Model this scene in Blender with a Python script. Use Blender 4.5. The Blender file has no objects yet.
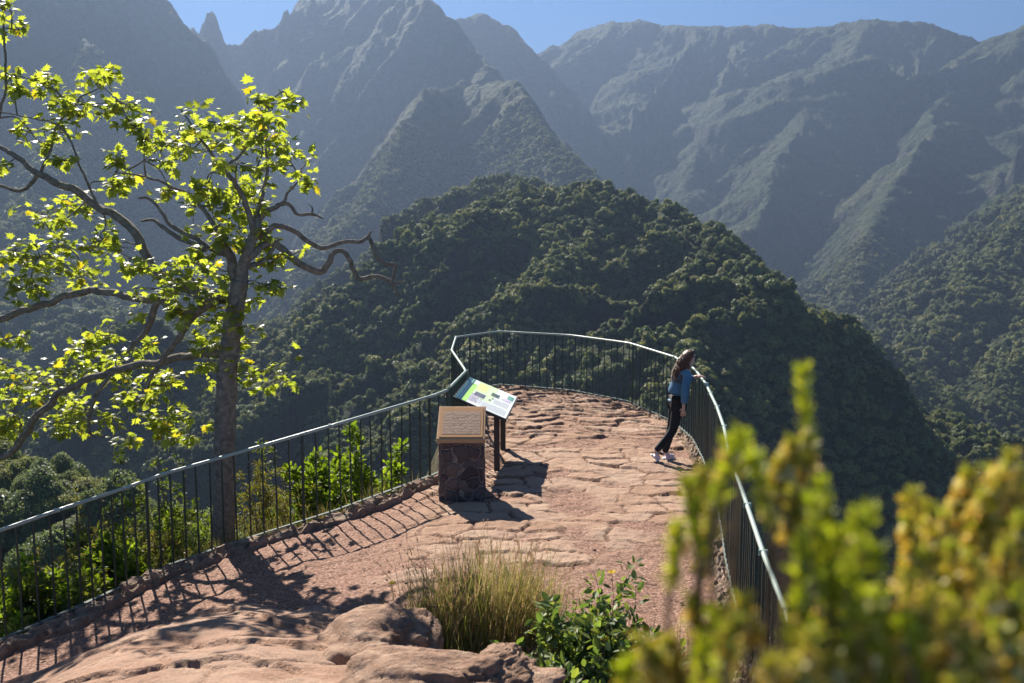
import bpy, math, random
import numpy as np
from math import radians as R
rng = np.random.default_rng(11); random.seed(11)
sc = bpy.context.scene
COL = sc.collection
SUN_AZ, SUN_EL = -24.3, 36.0          # degrees: azimuth from +Y (towards -X), elevation
SUN = np.array([math.cos(R(SUN_EL))*math.sin(R(SUN_AZ)), math.cos(R(SUN_EL))*math.cos(R(SUN_AZ)), math.sin(R(SUN_EL))])

# ------------------------------------------------------------------ camera
FPX, CAMH, PITCH = 995.0, 3.4, math.atan(128.5/995.0)
cam_d = bpy.data.cameras.new('camera'); cam = bpy.data.objects.new('camera', cam_d); COL.objects.link(cam)
cam.location = (0, 0, CAMH); cam.rotation_euler = (math.pi/2-PITCH, 0, 0)
cam_d.sensor_width = 36; cam_d.lens = FPX*36/1024
cam_d.clip_start = 0.05; cam_d.clip_end = 40000
cam_d.dof.use_dof = True; cam_d.dof.focus_distance = 11.5; cam_d.dof.aperture_fstop = 3.3
sc.camera = cam

def at(px, py, d):
    """world point seen in the direction of the photo point (px, py), d metres away along +Y"""
    cx, cy = (px-512)/FPX, (py-341.5)/FPX
    dy = math.cos(PITCH)-cy*math.sin(PITCH); dz = -math.sin(PITCH)-cy*math.cos(PITCH)
    k = d/dy
    return np.array([cx*k, d, CAMH+dz*k])
def atz(px, py, z):
    cx, cy = (px-512)/FPX, (py-341.5)/FPX
    dy = math.cos(PITCH)-cy*math.sin(PITCH); dz = -math.sin(PITCH)-cy*math.cos(PITCH)
    k = (z-CAMH)/dz
    return np.array([cx*k, dy*k, z])

# ------------------------------------------------------------------ numpy noise
_perm = np.random.default_rng(5).permutation(4096)
_grad = np.random.default_rng(6).uniform(0, 2*np.pi, 4096)
_rnd = np.random.default_rng(7).uniform(0, 1, (4096, 4))
def _h(ix, iy): return _perm[(_perm[ix & 4095] + iy) & 4095]
def noise(x, y):
    x = np.asarray(x, float); y = np.asarray(y, float)
    ix = np.floor(x).astype(np.int64); iy = np.floor(y).astype(np.int64); fx = x-ix; fy = y-iy
    u = fx*fx*fx*(fx*(fx*6-15)+10); v = fy*fy*fy*(fy*(fy*6-15)+10)
    def g(a, b):
        t = _grad[_h(ix+a, iy+b)]; return np.cos(t)*(fx-a)+np.sin(t)*(fy-b)
    return 1.5*((g(0,0)*(1-u)+g(1,0)*u)*(1-v)+(g(0,1)*(1-u)+g(1,1)*u)*v)
def fbm(x, y, o=4, gain=.5):
    s = 0; a = 1; f = 1
    for i in range(o): s = s+a*noise(x*f+17.3*i, y*f-9.1*i); a *= gain; f *= 2.03
    return s
def rfbm(x, y, o=4, gain=.5):
    s = 0; a = 1; f = 1
    for i in range(o): s = s+a*(1-2*np.abs(noise(x*f+31.3*i, y*f+5.7*i))); a *= gain; f *= 2.07
    return s/(2-2*gain**o)*2*.5
def worley(x, y):
    """F1, F2, cell id"""
    ix = np.floor(x).astype(np.int64); iy = np.floor(y).astype(np.int64)
    f1 = np.full(x.shape, 9.); f2 = f1.copy(); cid = np.zeros(x.shape, np.int64); dx1 = np.zeros(x.shape); dy1 = np.zeros(x.shape)
    for a in (-1,0,1):
        for b in (-1,0,1):
            h = _h(ix+a, iy+b); dx = ix+a+.12+.76*_rnd[h,0]-x; dy = iy+b+.12+.76*_rnd[h,1]-y
            d = np.sqrt(dx*dx+dy*dy)
            c = d < f1
            f2 = np.where(c, f1, np.minimum(f2, d)); cid = np.where(c, h, cid)
            dx1 = np.where(c, dx, dx1); dy1 = np.where(c, dy, dy1); f1 = np.where(c, d, f1)
    return f1, f2, cid, dx1, dy1
def sstep(a, b, x):
    t = np.clip((x-a)/(b-a), 0, 1); return t*t*(3-2*t)

# ------------------------------------------------------------------ mesh helpers
def mk(name, V, F, mat, parent=None, cols=None, attrs=None, smooth=False, loc=None):
    """V (n,3); F an (m,k) array or list of such arrays; cols per face (m,3)"""
    V = np.asarray(V, np.float32)
    Fs = [np.asarray(f, np.int32) for f in (F if isinstance(F, list) else [F]) if len(f)]
    me = bpy.data.meshes.new(name)
    me.vertices.add(len(V)); me.vertices.foreach_set('co', V.ravel())
    tot = np.concatenate([np.full(len(f), f.shape[1], np.int32) for f in Fs]); lp = np.concatenate([f.ravel() for f in Fs])
    me.loops.add(len(lp)); me.loops.foreach_set('vertex_index', lp)
    me.polygons.add(len(tot)); me.polygons.foreach_set('loop_start', np.concatenate([[0], np.cumsum(tot)[:-1]]).astype(np.int32))
    me.polygons.foreach_set('loop_total', tot)
    me.update(calc_edges=True)
    me.polygons.foreach_set('use_smooth', np.full(len(tot), bool(smooth)))
    if cols is not None:
        a = me.attributes.new('tint', 'FLOAT_COLOR', 'FACE'); c = np.ones((len(tot), 4), np.float32); c[:, :3] = cols; a.data.foreach_set('color', c.ravel())
    for k, v in (attrs or {}).items():
        a = me.attributes.new(k, 'FLOAT', 'POINT'); a.data.foreach_set('value', np.asarray(v, np.float32).ravel())
    if mat: me.materials.append(mat)
    o = bpy.data.objects.new(name, me); COL.objects.link(o)
    if parent: o.parent = parent
    if loc is not None: o.location = loc
    return o
def empty(name, loc=(0,0,0), rz=0):
    o = bpy.data.objects.new(name, None); COL.objects.link(o); o.location = loc; o.rotation_euler = (0,0,rz); o.empty_display_size = .2
    return o
def tag(o, label=None, cat=None, group=None, kind=None):
    if label: o['label'] = label
    if cat: o['category'] = cat
    if group: o['group'] = group
    if kind: o['kind'] = kind
    return o
class MB:
    """collects pieces into one mesh"""
    def __init__(s): s.V = []; s.F = {}; s.C = {}; s.n = 0
    def add(s, V, F, c=(1,1,1)):
        F = np.asarray(F, np.int64); k = F.shape[1]
        s.V.append(np.asarray(V, float)); s.F.setdefault(k, []).append(F+s.n)
        c = np.asarray(c, float); c = np.tile(c, (len(F), 1)) if c.ndim == 1 else c
        s.C.setdefault(k, []).append(c); s.n += len(V)
    def build(s, name, mat, parent=None, smooth=False, loc=None):
        if loc is not None: V = np.concatenate(s.V)-np.asarray(loc)
        else: V = np.concatenate(s.V)
        ks = sorted(s.F)
        return mk(name, V, [np.concatenate(s.F[k]) for k in ks], mat, parent, np.concatenate([np.concatenate(s.C[k]) for k in ks]), smooth=smooth, loc=loc)
def tube(P, r, n=8, caps=True):
    P = np.asarray(P, float); m = len(P); r = np.broadcast_to(np.asarray(r, float), (m,))
    T = np.gradient(P, axis=0); T /= np.linalg.norm(T, axis=1)[:, None]+1e-12
    up = np.array([0,0,1.]) if abs(T[0,2]) < .9 else np.array([1.,0,0])
    N = np.cross(T[0], up); N /= np.linalg.norm(N); out = []
    for i in range(m):
        N = N-T[i]*np.dot(N, T[i]); N /= np.linalg.norm(N)+1e-12; B = np.cross(T[i], N)
        a = np.arange(n)*2*np.pi/n
        out.append(P[i]+r[i]*(np.cos(a)[:, None]*N+np.sin(a)[:, None]*B))
    V = np.concatenate(out); i = np.arange(m-1)[:, None]*n; j = np.arange(n)[None]; jn = (j+1) % n
    F = np.stack([i+j, i+jn, i+n+jn, i+n+j], -1).reshape(-1, 4)
    if caps:
        V = np.concatenate([V, P[:1], P[-1:]]); c0, c1 = m*n, m*n+1; j = np.arange(n); jn = (j+1) % n
        F = np.concatenate([F, np.stack([np.full(n, c0), jn, j, j], -1), np.stack([np.full(n, c1), (m-1)*n+j, (m-1)*n+jn, (m-1)*n+jn], -1)])
        Q = F[:-2*n]; Tn = F[-2*n:, :3]
        return V, Q, Tn
    return V, F, None
def add_tube(mb, P, r, n=8, c=(1,1,1)):
    V, Q, T = tube(P, r, n); b = mb.n
    mb.add(V, Q, c)
    if T is not None:
        mb.F.setdefault(3, []).append(T+b); mb.C.setdefault(3, []).append(np.tile(np.asarray(c, float), (len(T), 1)))
def cr(P, n=6):
    """Catmull-Rom resample"""
    P = np.asarray(P, float); Q = np.concatenate([[2*P[0]-P[1]], P, [2*P[-1]-P[-2]]]); out = []
    for i in range(1, len(Q)-2):
        for t in np.arange(n)/n:
            a, b, c, d = Q[i-1:i+3]
            out.append(.5*((2*b)+(-a+c)*t+(2*a-5*b+4*c-d)*t*t+(-a+3*b-3*c+d)*t**3))
    out.append(P[-1]); return np.array(out)
BOXF = np.array([[0,3,2,1],[4,5,6,7],[0,1,5,4],[1,2,6,5],[2,3,7,6],[3,0,4,7]])
def box(c, s, rz=0):
    x, y, z = np.asarray(s)/2
    V = np.array([[-x,-y,-z],[x,-y,-z],[x,y,-z],[-x,y,-z],[-x,-y,z],[x,-y,z],[x,y,z],[-x,y,z]])
    a, b = math.cos(rz), math.sin(rz); V = V@np.array([[a,b,0],[-b,a,0],[0,0,1]])
    return V+np.asarray(c)
def hexa(b, t): return np.concatenate([np.asarray(b, float), np.asarray(t, float)])
def cards(tv, tf, pos, ydir, nrm, size, cols):
    """instances of a leaf template (tv: x across, y along, z normal) as plain geometry"""
    pos = np.asarray(pos); m = len(pos); y = ydir/(np.linalg.norm(ydir, axis=1)[:, None]+1e-9)
    x = np.cross(y, nrm); x /= np.linalg.norm(x, axis=1)[:, None]+1e-9; z = np.cross(x, y)
    s = np.broadcast_to(np.asarray(size, float), (m,))[:, None, None]
    V = pos[:, None]+s*(tv[None, :, 0:1]*x[:, None]+tv[None, :, 1:2]*y[:, None]+tv[None, :, 2:3]*z[:, None])
    k = len(tv); F = (tf[None]+(np.arange(m)*k)[:, None, None]).reshape(-1, tf.shape[1])
    return V.reshape(-1, 3), F, np.repeat(cols, len(tf), axis=0)
def runit(n, g=rng):
    v = g.normal(size=(n, 3)); return v/np.linalg.norm(v, axis=1)[:, None]

# ------------------------------------------------------------------ materials
class NT:
    def __init__(s, name, disp=None):
        s.m = bpy.data.materials.new(name); s.m.use_nodes = True; s.t = s.m.node_tree; s.t.nodes.clear()
        s.out = s.n('ShaderNodeOutputMaterial')
    def n(s, k, inp=None, **kw):
        o = s.t.nodes.new(k)
        for a, b in kw.items(): setattr(o, a, b)
        for a, b in (inp or {}).items():
            if isinstance(b, bpy.types.NodeSocket): s.t.links.new(b, o.inputs[a])
            else: o.inputs[a].default_value = b
        return o
    def ramp(s, fac, stops):
        r = s.n('ShaderNodeValToRGB', {0: fac}); e = r.color_ramp.elements
        while len(e) < len(stops): e.new(.5)
        for q, (p, c) in zip(e, stops): q.position = p; q.color = (*c, 1) if len(c) == 3 else c
        return r.outputs[0]
    def mix(s, f, a, b, mode='MIX'):
        m = s.n('ShaderNodeMix', data_type='RGBA', blend_type=mode)
        for i, v in ((0, f), (6, a), (7, b)):
            if isinstance(v, bpy.types.NodeSocket): s.t.links.new(v, m.inputs[i])
            else: m.inputs[i].default_value = v if i == 0 else ((*v, 1) if len(v) == 3 else v)
        return m.outputs[2]
    def math(s, op, a, b=0.):
        return s.n('ShaderNodeMath', {0: a, 1: b}, operation=op).outputs[0]
    def pos(s, scale=(1,1,1)):
        return s.n('ShaderNodeMapping', {0: s.n('ShaderNodeTexCoord').outputs['Object'], 3: scale}).outputs[0]
    def noise(s, scale, detail=4, vec=None, rough=.55):
        o = s.n('ShaderNodeTexNoise', {'Scale': scale, 'Detail': detail, 'Roughness': rough})
        s.t.links.new(vec or s.pos(), o.inputs['Vector']); return o.outputs[0]
    def bump(s, h, dist, strength=1., nrm=None):
        b = s.n('ShaderNodeBump', {'Strength': strength, 'Distance': dist, 'Height': h})
        if nrm: s.t.links.new(nrm, b.inputs['Normal'])
        return b.outputs[0]
    def fin(s, col, rough=.8, nrm=None, metal=0., spec=.3, disp=None):
        p = s.n('ShaderNodeBsdfPrincipled', {'Base Color': col if isinstance(col, bpy.types.NodeSocket) else (*col, 1), 'Roughness': rough, 'Metallic': metal, 'Specular IOR Level': spec})
        if nrm: s.t.links.new(nrm, p.inputs['Normal'])
        s.t.links.new(p.outputs[0], s.out.inputs[0]); s.p = p; return s.m
def leafmat(name, tr=.45, rough=.45, spec=.35, trcol=(1.25,1.15,.45), rand=False, mul=1.):
    """tint attribute drives a leaf that also lets light through"""
    n = NT(name); a = n.n('ShaderNodeAttribute', attribute_name='tint').outputs['Color']
    if rand:
        r = n.n('ShaderNodeObjectInfo').outputs['Random']
        a = n.mix(1., a, n.ramp(r, [(0, (.62,.70,.64)), (.35, (.9,.97,.85)), (.7, (1.15,1.1,.8)), (.93, (1.45,1.3,.9)), (1, (1.75,1.5,1.2))]), 'MULTIPLY')
    p = n.n('ShaderNodeBsdfPrincipled', {'Base Color': a, 'Roughness': rough, 'Specular IOR Level': spec})
    t = n.n('ShaderNodeBsdfTranslucent', {'Color': n.mix(1., a, (*trcol, 1), 'MULTIPLY')})
    m = n.n('ShaderNodeMixShader', {0: tr, 1: p.outputs[0], 2: t.outputs[0]})
    n.t.links.new(m.outputs[0], n.out.inputs[0]); return n.m
def plain(name, col, rough=.6, metal=0., spec=.4, var=.15, vscale=6, bump=0., bscale=60):
    n = NT(name); f = n.noise(vscale, 5)
    c = n.mix(f, tuple(min(1, v*(1+var)) for v in col), tuple(v*(1-var) for v in col))
    nr = n.bump(n.noise(bscale, 4), bump) if bump else None
    return n.fin(c, rough, nr, metal, spec)
# ------------------------------------------------------------------ world, sun, haze
w = bpy.data.worlds.new('World'); sc.world = w; w.use_nodes = True
nt = w.node_tree; nt.nodes.clear()
sky = nt.nodes.new('ShaderNodeTexSky'); sky.sky_type = 'NISHITA'; sky.sun_disc = False
sky.sun_elevation = R(SUN_EL); sky.sun_rotation = R(SUN_AZ); sky.altitude = 1500; sky.air_density = 0.6; sky.dust_density = 0.0; sky.ozone_density = 3.5
bg = nt.nodes.new('ShaderNodeBackground'); bg.inputs[1].default_value = 0.07
wo = nt.nodes.new('ShaderNodeOutputWorld'); tint = nt.nodes.new('ShaderNodeMix'); tint.data_type = 'RGBA'; tint.blend_type = 'MULTIPLY'; tint.inputs[0].default_value = 1; tint.inputs[7].default_value = (.56,.76,.84,1)
nt.links.new(sky.outputs[0], tint.inputs[6]); nt.links.new(tint.outputs[2], bg.inputs[0]); nt.links.new(bg.outputs[0], wo.inputs[0])
sl = bpy.data.lights.new('sun', 'SUN'); sl.energy = 5.0; sl.angle = R(.5); sl.color = (1, .93, .82)
so = bpy.data.objects.new('sun', sl); COL.objects.link(so)
from mathutils import Vector
so.rotation_euler = Vector(SUN).to_track_quat('Z', 'Y').to_euler(); so.location = (0,0,60)
v = sc.view_settings; v.view_transform = 'Standard'; v.look = 'None'; v.gamma = 1; v.exposure = 1.7
c = sc.cycles; c.max_bounces = 5; c.diffuse_bounces = 2; c.glossy_bounces = 2; c.transmission_bounces = 3; c.volume_bounces = 0; c.transparent_max_bounces = 6
c.use_denoising = True; c.denoiser = 'OPENIMAGEDENOISE'; c.use_adaptive_sampling = True; c.adaptive_threshold = .015
c.sample_clamp_indirect = 4; c.caustics_reflective = False; c.caustics_refractive = False

# ------------------------------------------------------------------ ridges seen from the viewpoint
def ridge(pts, sl, sr, lam, amp, w0=10, jag=0):
    P = np.array([at(*p) for p in pts]); P[:, 2] -= np.where(P[:, 1] < 1080, 7, 3)*(P[:, 1] > 300); return dict(P=P, sl=sl, sr=sr, lam=lam, amp=amp, w=w0, jag=jag)
RIDGES = [
 # right-hand massif and its spurs
 ridge([(470,90,4900),(540,58,4600),(560,46,4500),(600,26,4300),(640,20,4200),(690,27,4000),(760,26,3900),(820,27,3800),(870,22,3500),(930,28,3450),(955,34,3400),(985,40,3350),(1010,30,3250),(1060,12,3100),(1200,0,2900),(1400,-10,2700)], .8,.62,260,.5,25,0),
 ridge([(620,24,4250),(650,60,3850),(665,110,3500),(690,165,3150),(700,200,2900)], .8,.75,180,.5,14),
 ridge([(760,27,3900),(730,70,3500),(700,125,3200),(690,180,2850),(670,215,2600)], .8,.7,180,.5,14),
 ridge([(870,22,3500),(835,70,3150),(800,125,2850),(765,185,2500),(735,235,2250)], .8,.7,150,.5,14),
 ridge([(985,45,3300),(955,90,2950),(920,140,2550),(888,195,2200),(860,255,1900),(838,310,1650)], .8,.95,140,.45,12),
 ridge([(1160,60,2900),(1110,120,2200),(1075,165,1700),(1024,215,1350),(960,295,1150),(905,362,1050),(880,410,1000)], .5,.85,110,.6,10),
 ridge([(1075,165,1700),(1085,225,1300),(1060,305,1050),(1000,385,900),(950,440,800)], .5,.8,90,.6,10),
 # middle and left mountains
 ridge([(400,60,4200),(450,15,3700),(470,17,3680),(488,14,3650),(510,28,3600),(530,45,3500),(548,60,3400),(560,95,3250),(585,128,3100),(605,162,3000),(628,192,2900)], 1.3,1.2,170,.3,15),
 ridge([(310,0,3500),(345,-18,3300),(400,-6,3050),(428,0,2950),(440,6,2900),(462,32,2800),(488,62,2650),(497,85,2500)], 1.5,1.3,150,.28,15),
 ridge([(455,110,2600),(478,80,2350),(500,77,2250),(516,86,2150),(530,117,2000),(568,157,1800),(608,192,1650),(640,225,1500)], 1.15,1.2,75,.34,8),
 ridge([(470,75,2400),(448,82,2300),(427,88,2200),(409,110,2100),(393,150,1950),(375,190,1800),(340,230,1600)], 1.2,1.2,80,.34,8),
 ridge([(-200,-150,1900),(-60,-90,2100),(80,-50,2300),(150,-15,2450),(168,2,2500),(182,28,2550),(200,62,2600),(215,92,2600),(228,118,2600),(245,165,2600)], 1.35,1.4,150,.3,15),
 ridge([(60,-20,2250),(85,30,2050),(93,48,1950),(70,120,1700),(40,190,1450),(20,240,1250)], 1.2,1.2,90,.32,8),
 ridge([(185,60,2600),(200,130,2250),(190,200,1900),(170,260,1600)], 1.1,1.1,100,.3,10),
 ridge([(150,10,3350),(180,29,3300),(197,36,3300),(208,38,3300),(229,44,3300),(240,42,3300),(252,34,3300),(275,29,3300),(283,22,3300),(300,16,3300),(320,6,3300),(345,-15,3300)], 1.6,1.6,90,.22,6,1),
 ridge([(-400,90,1700),(-150,150,1400),(0,268,1150),(100,312,1000),(200,372,850),(280,425,740)], .55,.6,110,.5,12),
 # the wooded ridge straight ahead
 ridge([(200,420,820),(250,365,900),(290,316,950),(330,276,1000),(380,240,1000),(430,205,985),(460,184,970),(500,175,950),(535,182,930),(580,190,960),(630,215,980),(690,250,960)], .95,.46,110,.6,8),
 ridge([(520,205,720),(540,188,690),(565,182,665),(600,182,650),(640,194,630),(680,203,600),(705,222,565),(722,240,540),(750,262,520)], 1.05,.46,90,.7,5),
 ridge([(700,250,600),(745,254,500),(762,257,460),(778,268,440),(790,290,430),(800,320,420),(815,352,410),(832,392,400),(846,436,390),(858,488,380)], 1.7,.52,60,.7,4),
 ridge([(600,186,650),(585,215,590),(560,260,530),(520,310,480),(470,360,440),(400,410,410)], 1.1,.48,60,.6,5),
 ridge([(740,258,500),(715,290,450),(690,330,410),(670,380,370)], 1.5,.7,50,.6,4),
 ridge([(873,375,540),(896,380,520),(923,394,505),(976,410,480),(1016,425,470),(1150,455,430),(1300,510,400)], .7,.8,55,.5,4),
 ridge([(-260,420,190),(-100,452,165),(0,480,150),(40,488,142),(70,505,132),(90,555,120)], .9,1.0,26,.3,3),
]
def crest_jag(u): return 16*rfbm(u/60+3.1, u*0+.5, 4, .6)
def terrain(x, y):
    r = np.sqrt(x*x+y*y)
    a = np.minimum(.012*r, 30)
    wx = x+a*fbm(x/(a*7)+3, y/(a*7), 3); wy = y+a*fbm(x/(a*7)-8, y/(a*7)+4, 3)
    z = -330+.02*np.minimum(r, 3000)+40*fbm(x/300, y/300, 3)
    for g in RIDGES:
        P = g['P']; bd = np.full(x.shape, 1e9); bz = np.zeros(x.shape); bu = np.zeros(x.shape); bs = np.zeros(x.shape); L = 0
        for i in range(len(P)-1):
            A, B = P[i], P[i+1]; dx, dy = B[0]-A[0], B[1]-A[1]; l2 = dx*dx+dy*dy
            t = np.clip(((wx-A[0])*dx+(wy-A[1])*dy)/l2, 0, 1)
            ex = wx-A[0]-t*dx; ey = wy-A[1]-t*dy; d = np.sqrt(ex*ex+ey*ey)
            m = d < bd; l = math.sqrt(l2)
            bd = np.where(m, d, bd); bz = np.where(m, A[2]+t*(B[2]-A[2]), bz); bu = np.where(m, L+t*l, bu)
            bs = np.where(m, np.sign(dx*ey-dy*ex), bs); L += l
        lam = g['lam']; s = np.where(bs > 0, g['sl'], g['sr'])
        gu = rfbm(bu/lam+bs*7, bd/(lam*3.5)+wx/(lam*9), 4, .55)
        e = np.sqrt(bd*bd+g['w']**2)-g['w']
        e2 = e*lam*1.6/(e+lam*1.6)                      # gullies bite within a few wavelengths
        h = bz-e*s+(gu-.55)*e2*g['amp']*1.6
        if g['jag']: h = h+crest_jag(bu)*np.exp(-bd/60)
        z = np.maximum(z, h)
    # rock needle on the skyline
    for q, hh, ww in ((at(212,33,3300), 66, 22), (at(206,36,3300), 46, 16), (at(286,22,3300), 44, 12), (at(300,18,3300), 26, 10), (at(313,8,3300), 44, 12), (at(322,6,3300), 26, 8)):
        d = np.sqrt((x-q[0])**2+(y-q[1])**2*.3); z = np.where(d < 120, np.maximum(z, q[2]-20+hh*1.05-np.maximum(d-ww*.6, 0)*3.4+13*noise(x/11, y/11)+6*noise(x/5, y/5)), z)
    # flank falling away below the viewpoint
    d0 = np.sqrt((x+1)**2+(y-8)**2)
    k = -4-1.15*np.maximum(d0-14, 0)+.22*np.maximum(d0-14, 0)*fbm(x/40, y/40, 3)
    z = np.maximum(z, k)
    far = sstep(900, 2400, r)
    z = z+np.minimum(r/400, 3)*1.3*fbm(x/22, y/22, 4)+far*(30*(rfbm(x/260+y/500, y/360, 5, .5)-.55)+4*rfbm(x/60, y/75+x/120, 4, .6))
    z = z+(1-far)*sstep(250, 420, r)*(17*(rfbm(x/110, y/110, 4)-.5))
    return z
az = np.concatenate([np.linspace(-75, -30, 60)[:-1], np.linspace(-30, 30, 860)[:-1], np.linspace(30, 75, 60)])
rr = np.concatenate([np.exp(np.linspace(math.log(26), math.log(340), 130))[:-1], np.arange(340, 1060, 2.6), np.arange(1060, 5200, 7.5), np.arange(5210, 9000, 60)])
def polar(rs):
    A, Rr = np.meshgrid(np.radians(az), rs); X = Rr*np.sin(A); Y = Rr*np.cos(A); Z = terrain(X, Y); return X, Y, Z
TX, TY, TZ = polar(rr)
def gridF(nr, nc):
    i = np.arange(nr-1)[:, None]*nc; j = np.arange(nc-1)[None]
    return np.stack([i+j, i+j+1, i+nc+j+1, i+nc+j], -1).reshape(-1, 4)
def slopes(X, Y, Z):
    ux = np.stack([np.gradient(q, axis=1) for q in (X, Y, Z)], -1); vx = np.stack([np.gradient(q, axis=0) for q in (X, Y, Z)], -1)
    n = np.cross(ux, vx); n /= np.linalg.norm(n, axis=-1)[..., None]+1e-9; return n*np.sign(n[..., 2:3])
TN = slopes(TX, TY, TZ)

# forested ground: canopy colours and bumps, bare rock where it is steep
def terrain_mat(name, near):
    n = NT(name); p = n.pos()
    cell = n.n('ShaderNodeTexVoronoi', {'Vector': p, 'Scale': .14 if near else .075, 'Randomness': 1.})
    big = n.noise(.006, 5, p); mid = n.noise(.03 if near else .012, 8, p, .65)
    g = n.ramp(mid, [(.32, (.034,.050,.018)), (.5, (.060,.082,.028)), (.68, (.10,.112,.042))])
    g = n.mix(n.math('MULTIPLY', cell.outputs['Distance'], .5), g, (.022,.03,.012))
    g = n.mix(n.ramp(big, [(.52, (0,0,0)), (.66, (.7,.7,.7))]), g, (.12,.105,.06))
    rock = n.ramp(n.noise(.05 if near else .02, 8, n.pos((1,1,.35)), .7), [(.3, (.035,.032,.03)), (.55, (.07,.062,.055)), (.75, (.16,.135,.11))])
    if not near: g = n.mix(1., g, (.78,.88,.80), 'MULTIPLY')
    nz = n.n('ShaderNodeSeparateXYZ', {0: n.n('ShaderNodeNewGeometry').outputs['Normal']}).outputs[2]
    f = n.math('ADD', nz, n.math('MULTIPLY', n.math('SUBTRACT', n.noise(.02, 6, p), .5), .55))
    steep = n.ramp(f, [(.40, (1,1,1)), (.56, (0,0,0))])
    c = n.mix(steep, g, rock)
    h = n.math('ADD', n.math('MULTIPLY', cell.outputs['Distance'], -1.), n.math('MULTIPLY', n.noise(.3 if near else .12, 5, p, .7), 1.4))
    return n.fin(c, .9, n.bump(h, 6. if near else 11., 1.), spec=.15)
k1 = int(np.searchsorted(rr, 1060))
nc = len(az)
def terr(name, a, b, mat, label):
    V = np.stack([TX[a:b], TY[a:b], TZ[a:b]], -1).reshape(-1, 3)
    o = mk(name, V, gridF(b-a, nc), mat, smooth=True); tag(o, label, kind='structure'); return o
terr('wooded_hills', 0, k1+1, terrain_mat('forest_floor', True), 'dark forested ridge filling the valley just beyond the railed viewpoint')
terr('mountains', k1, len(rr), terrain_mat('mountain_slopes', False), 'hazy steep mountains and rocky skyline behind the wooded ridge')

# ------------------------------------------------------------------ forest canopy (stuff): crowns spread over the slopes
def crown_mesh(name, seed, n=900, leaf=.17, flat=.75, rough=.5):
    g = np.random.default_rng(seed); mb = MB()
    k = g.integers(7, 11); c = g.normal(size=(k, 3))*[.42,.42,.26]+[0,0,.55]; rad = g.uniform(.28, .5, k)
    c[0] = (0,0,.5); rad[0] = .6
    i = g.integers(0, k, n); d = runit(n, g); d[:, 2] = np.abs(d[:, 2])*1.1-.25
    d /= np.linalg.norm(d, axis=1)[:, None]
    pos = c[i]+d*rad[i][:, None]*g.uniform(.72, 1.08, (n, 1)); pos[:, 2] *= flat
    nr = d+rough*runit(n, g); tv = np.array([[-.5,-.3,0],[.35,-.5,.1],[.5,.4,-.05],[-.3,.5,.12]]); tf = np.array([[0,1,2,3]])
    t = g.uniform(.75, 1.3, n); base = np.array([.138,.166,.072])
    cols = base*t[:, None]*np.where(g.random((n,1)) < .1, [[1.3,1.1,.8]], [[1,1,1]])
    V, F, C = cards(tv, tf, pos, np.cross(nr, runit(n, g)), nr, leaf*g.uniform(.7, 1.4, n), cols)
    mb.add(V, F, C)
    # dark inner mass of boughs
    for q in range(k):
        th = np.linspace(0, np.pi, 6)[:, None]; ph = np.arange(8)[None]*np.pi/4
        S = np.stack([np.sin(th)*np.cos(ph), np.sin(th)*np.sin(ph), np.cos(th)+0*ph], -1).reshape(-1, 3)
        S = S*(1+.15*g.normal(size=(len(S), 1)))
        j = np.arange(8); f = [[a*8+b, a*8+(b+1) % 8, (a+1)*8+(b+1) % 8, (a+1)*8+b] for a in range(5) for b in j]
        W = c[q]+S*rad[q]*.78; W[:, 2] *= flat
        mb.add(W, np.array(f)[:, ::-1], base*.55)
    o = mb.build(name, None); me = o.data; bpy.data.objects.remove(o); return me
forest_leaf = leafmat('forest_canopy', .45, .55, .4, (1.25,1.22,.9), rand=True)
src = bpy.data.collections.new('forest_crown_sources')
for i in range(5):
    me = crown_mesh('crown', 40+i, 1300 if i < 3 else 900, .13 if i < 3 else .17, [.8,.95,.7,1.15,.85][i]); me.materials.append(forest_leaf)
    src.objects.link(bpy.data.objects.new('crown_%d' % i, me))
src2 = bpy.data.collections.new('near_crown_sources')
for i in range(5):
    me = crown_mesh('crown', 60+i, 7000, .05, [.9,1.1,.8,1.2,.95][i], .8); me.materials.append(forest_leaf)
    src2.objects.link(bpy.data.objects.new('near_crown_%d' % i, me))
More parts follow.
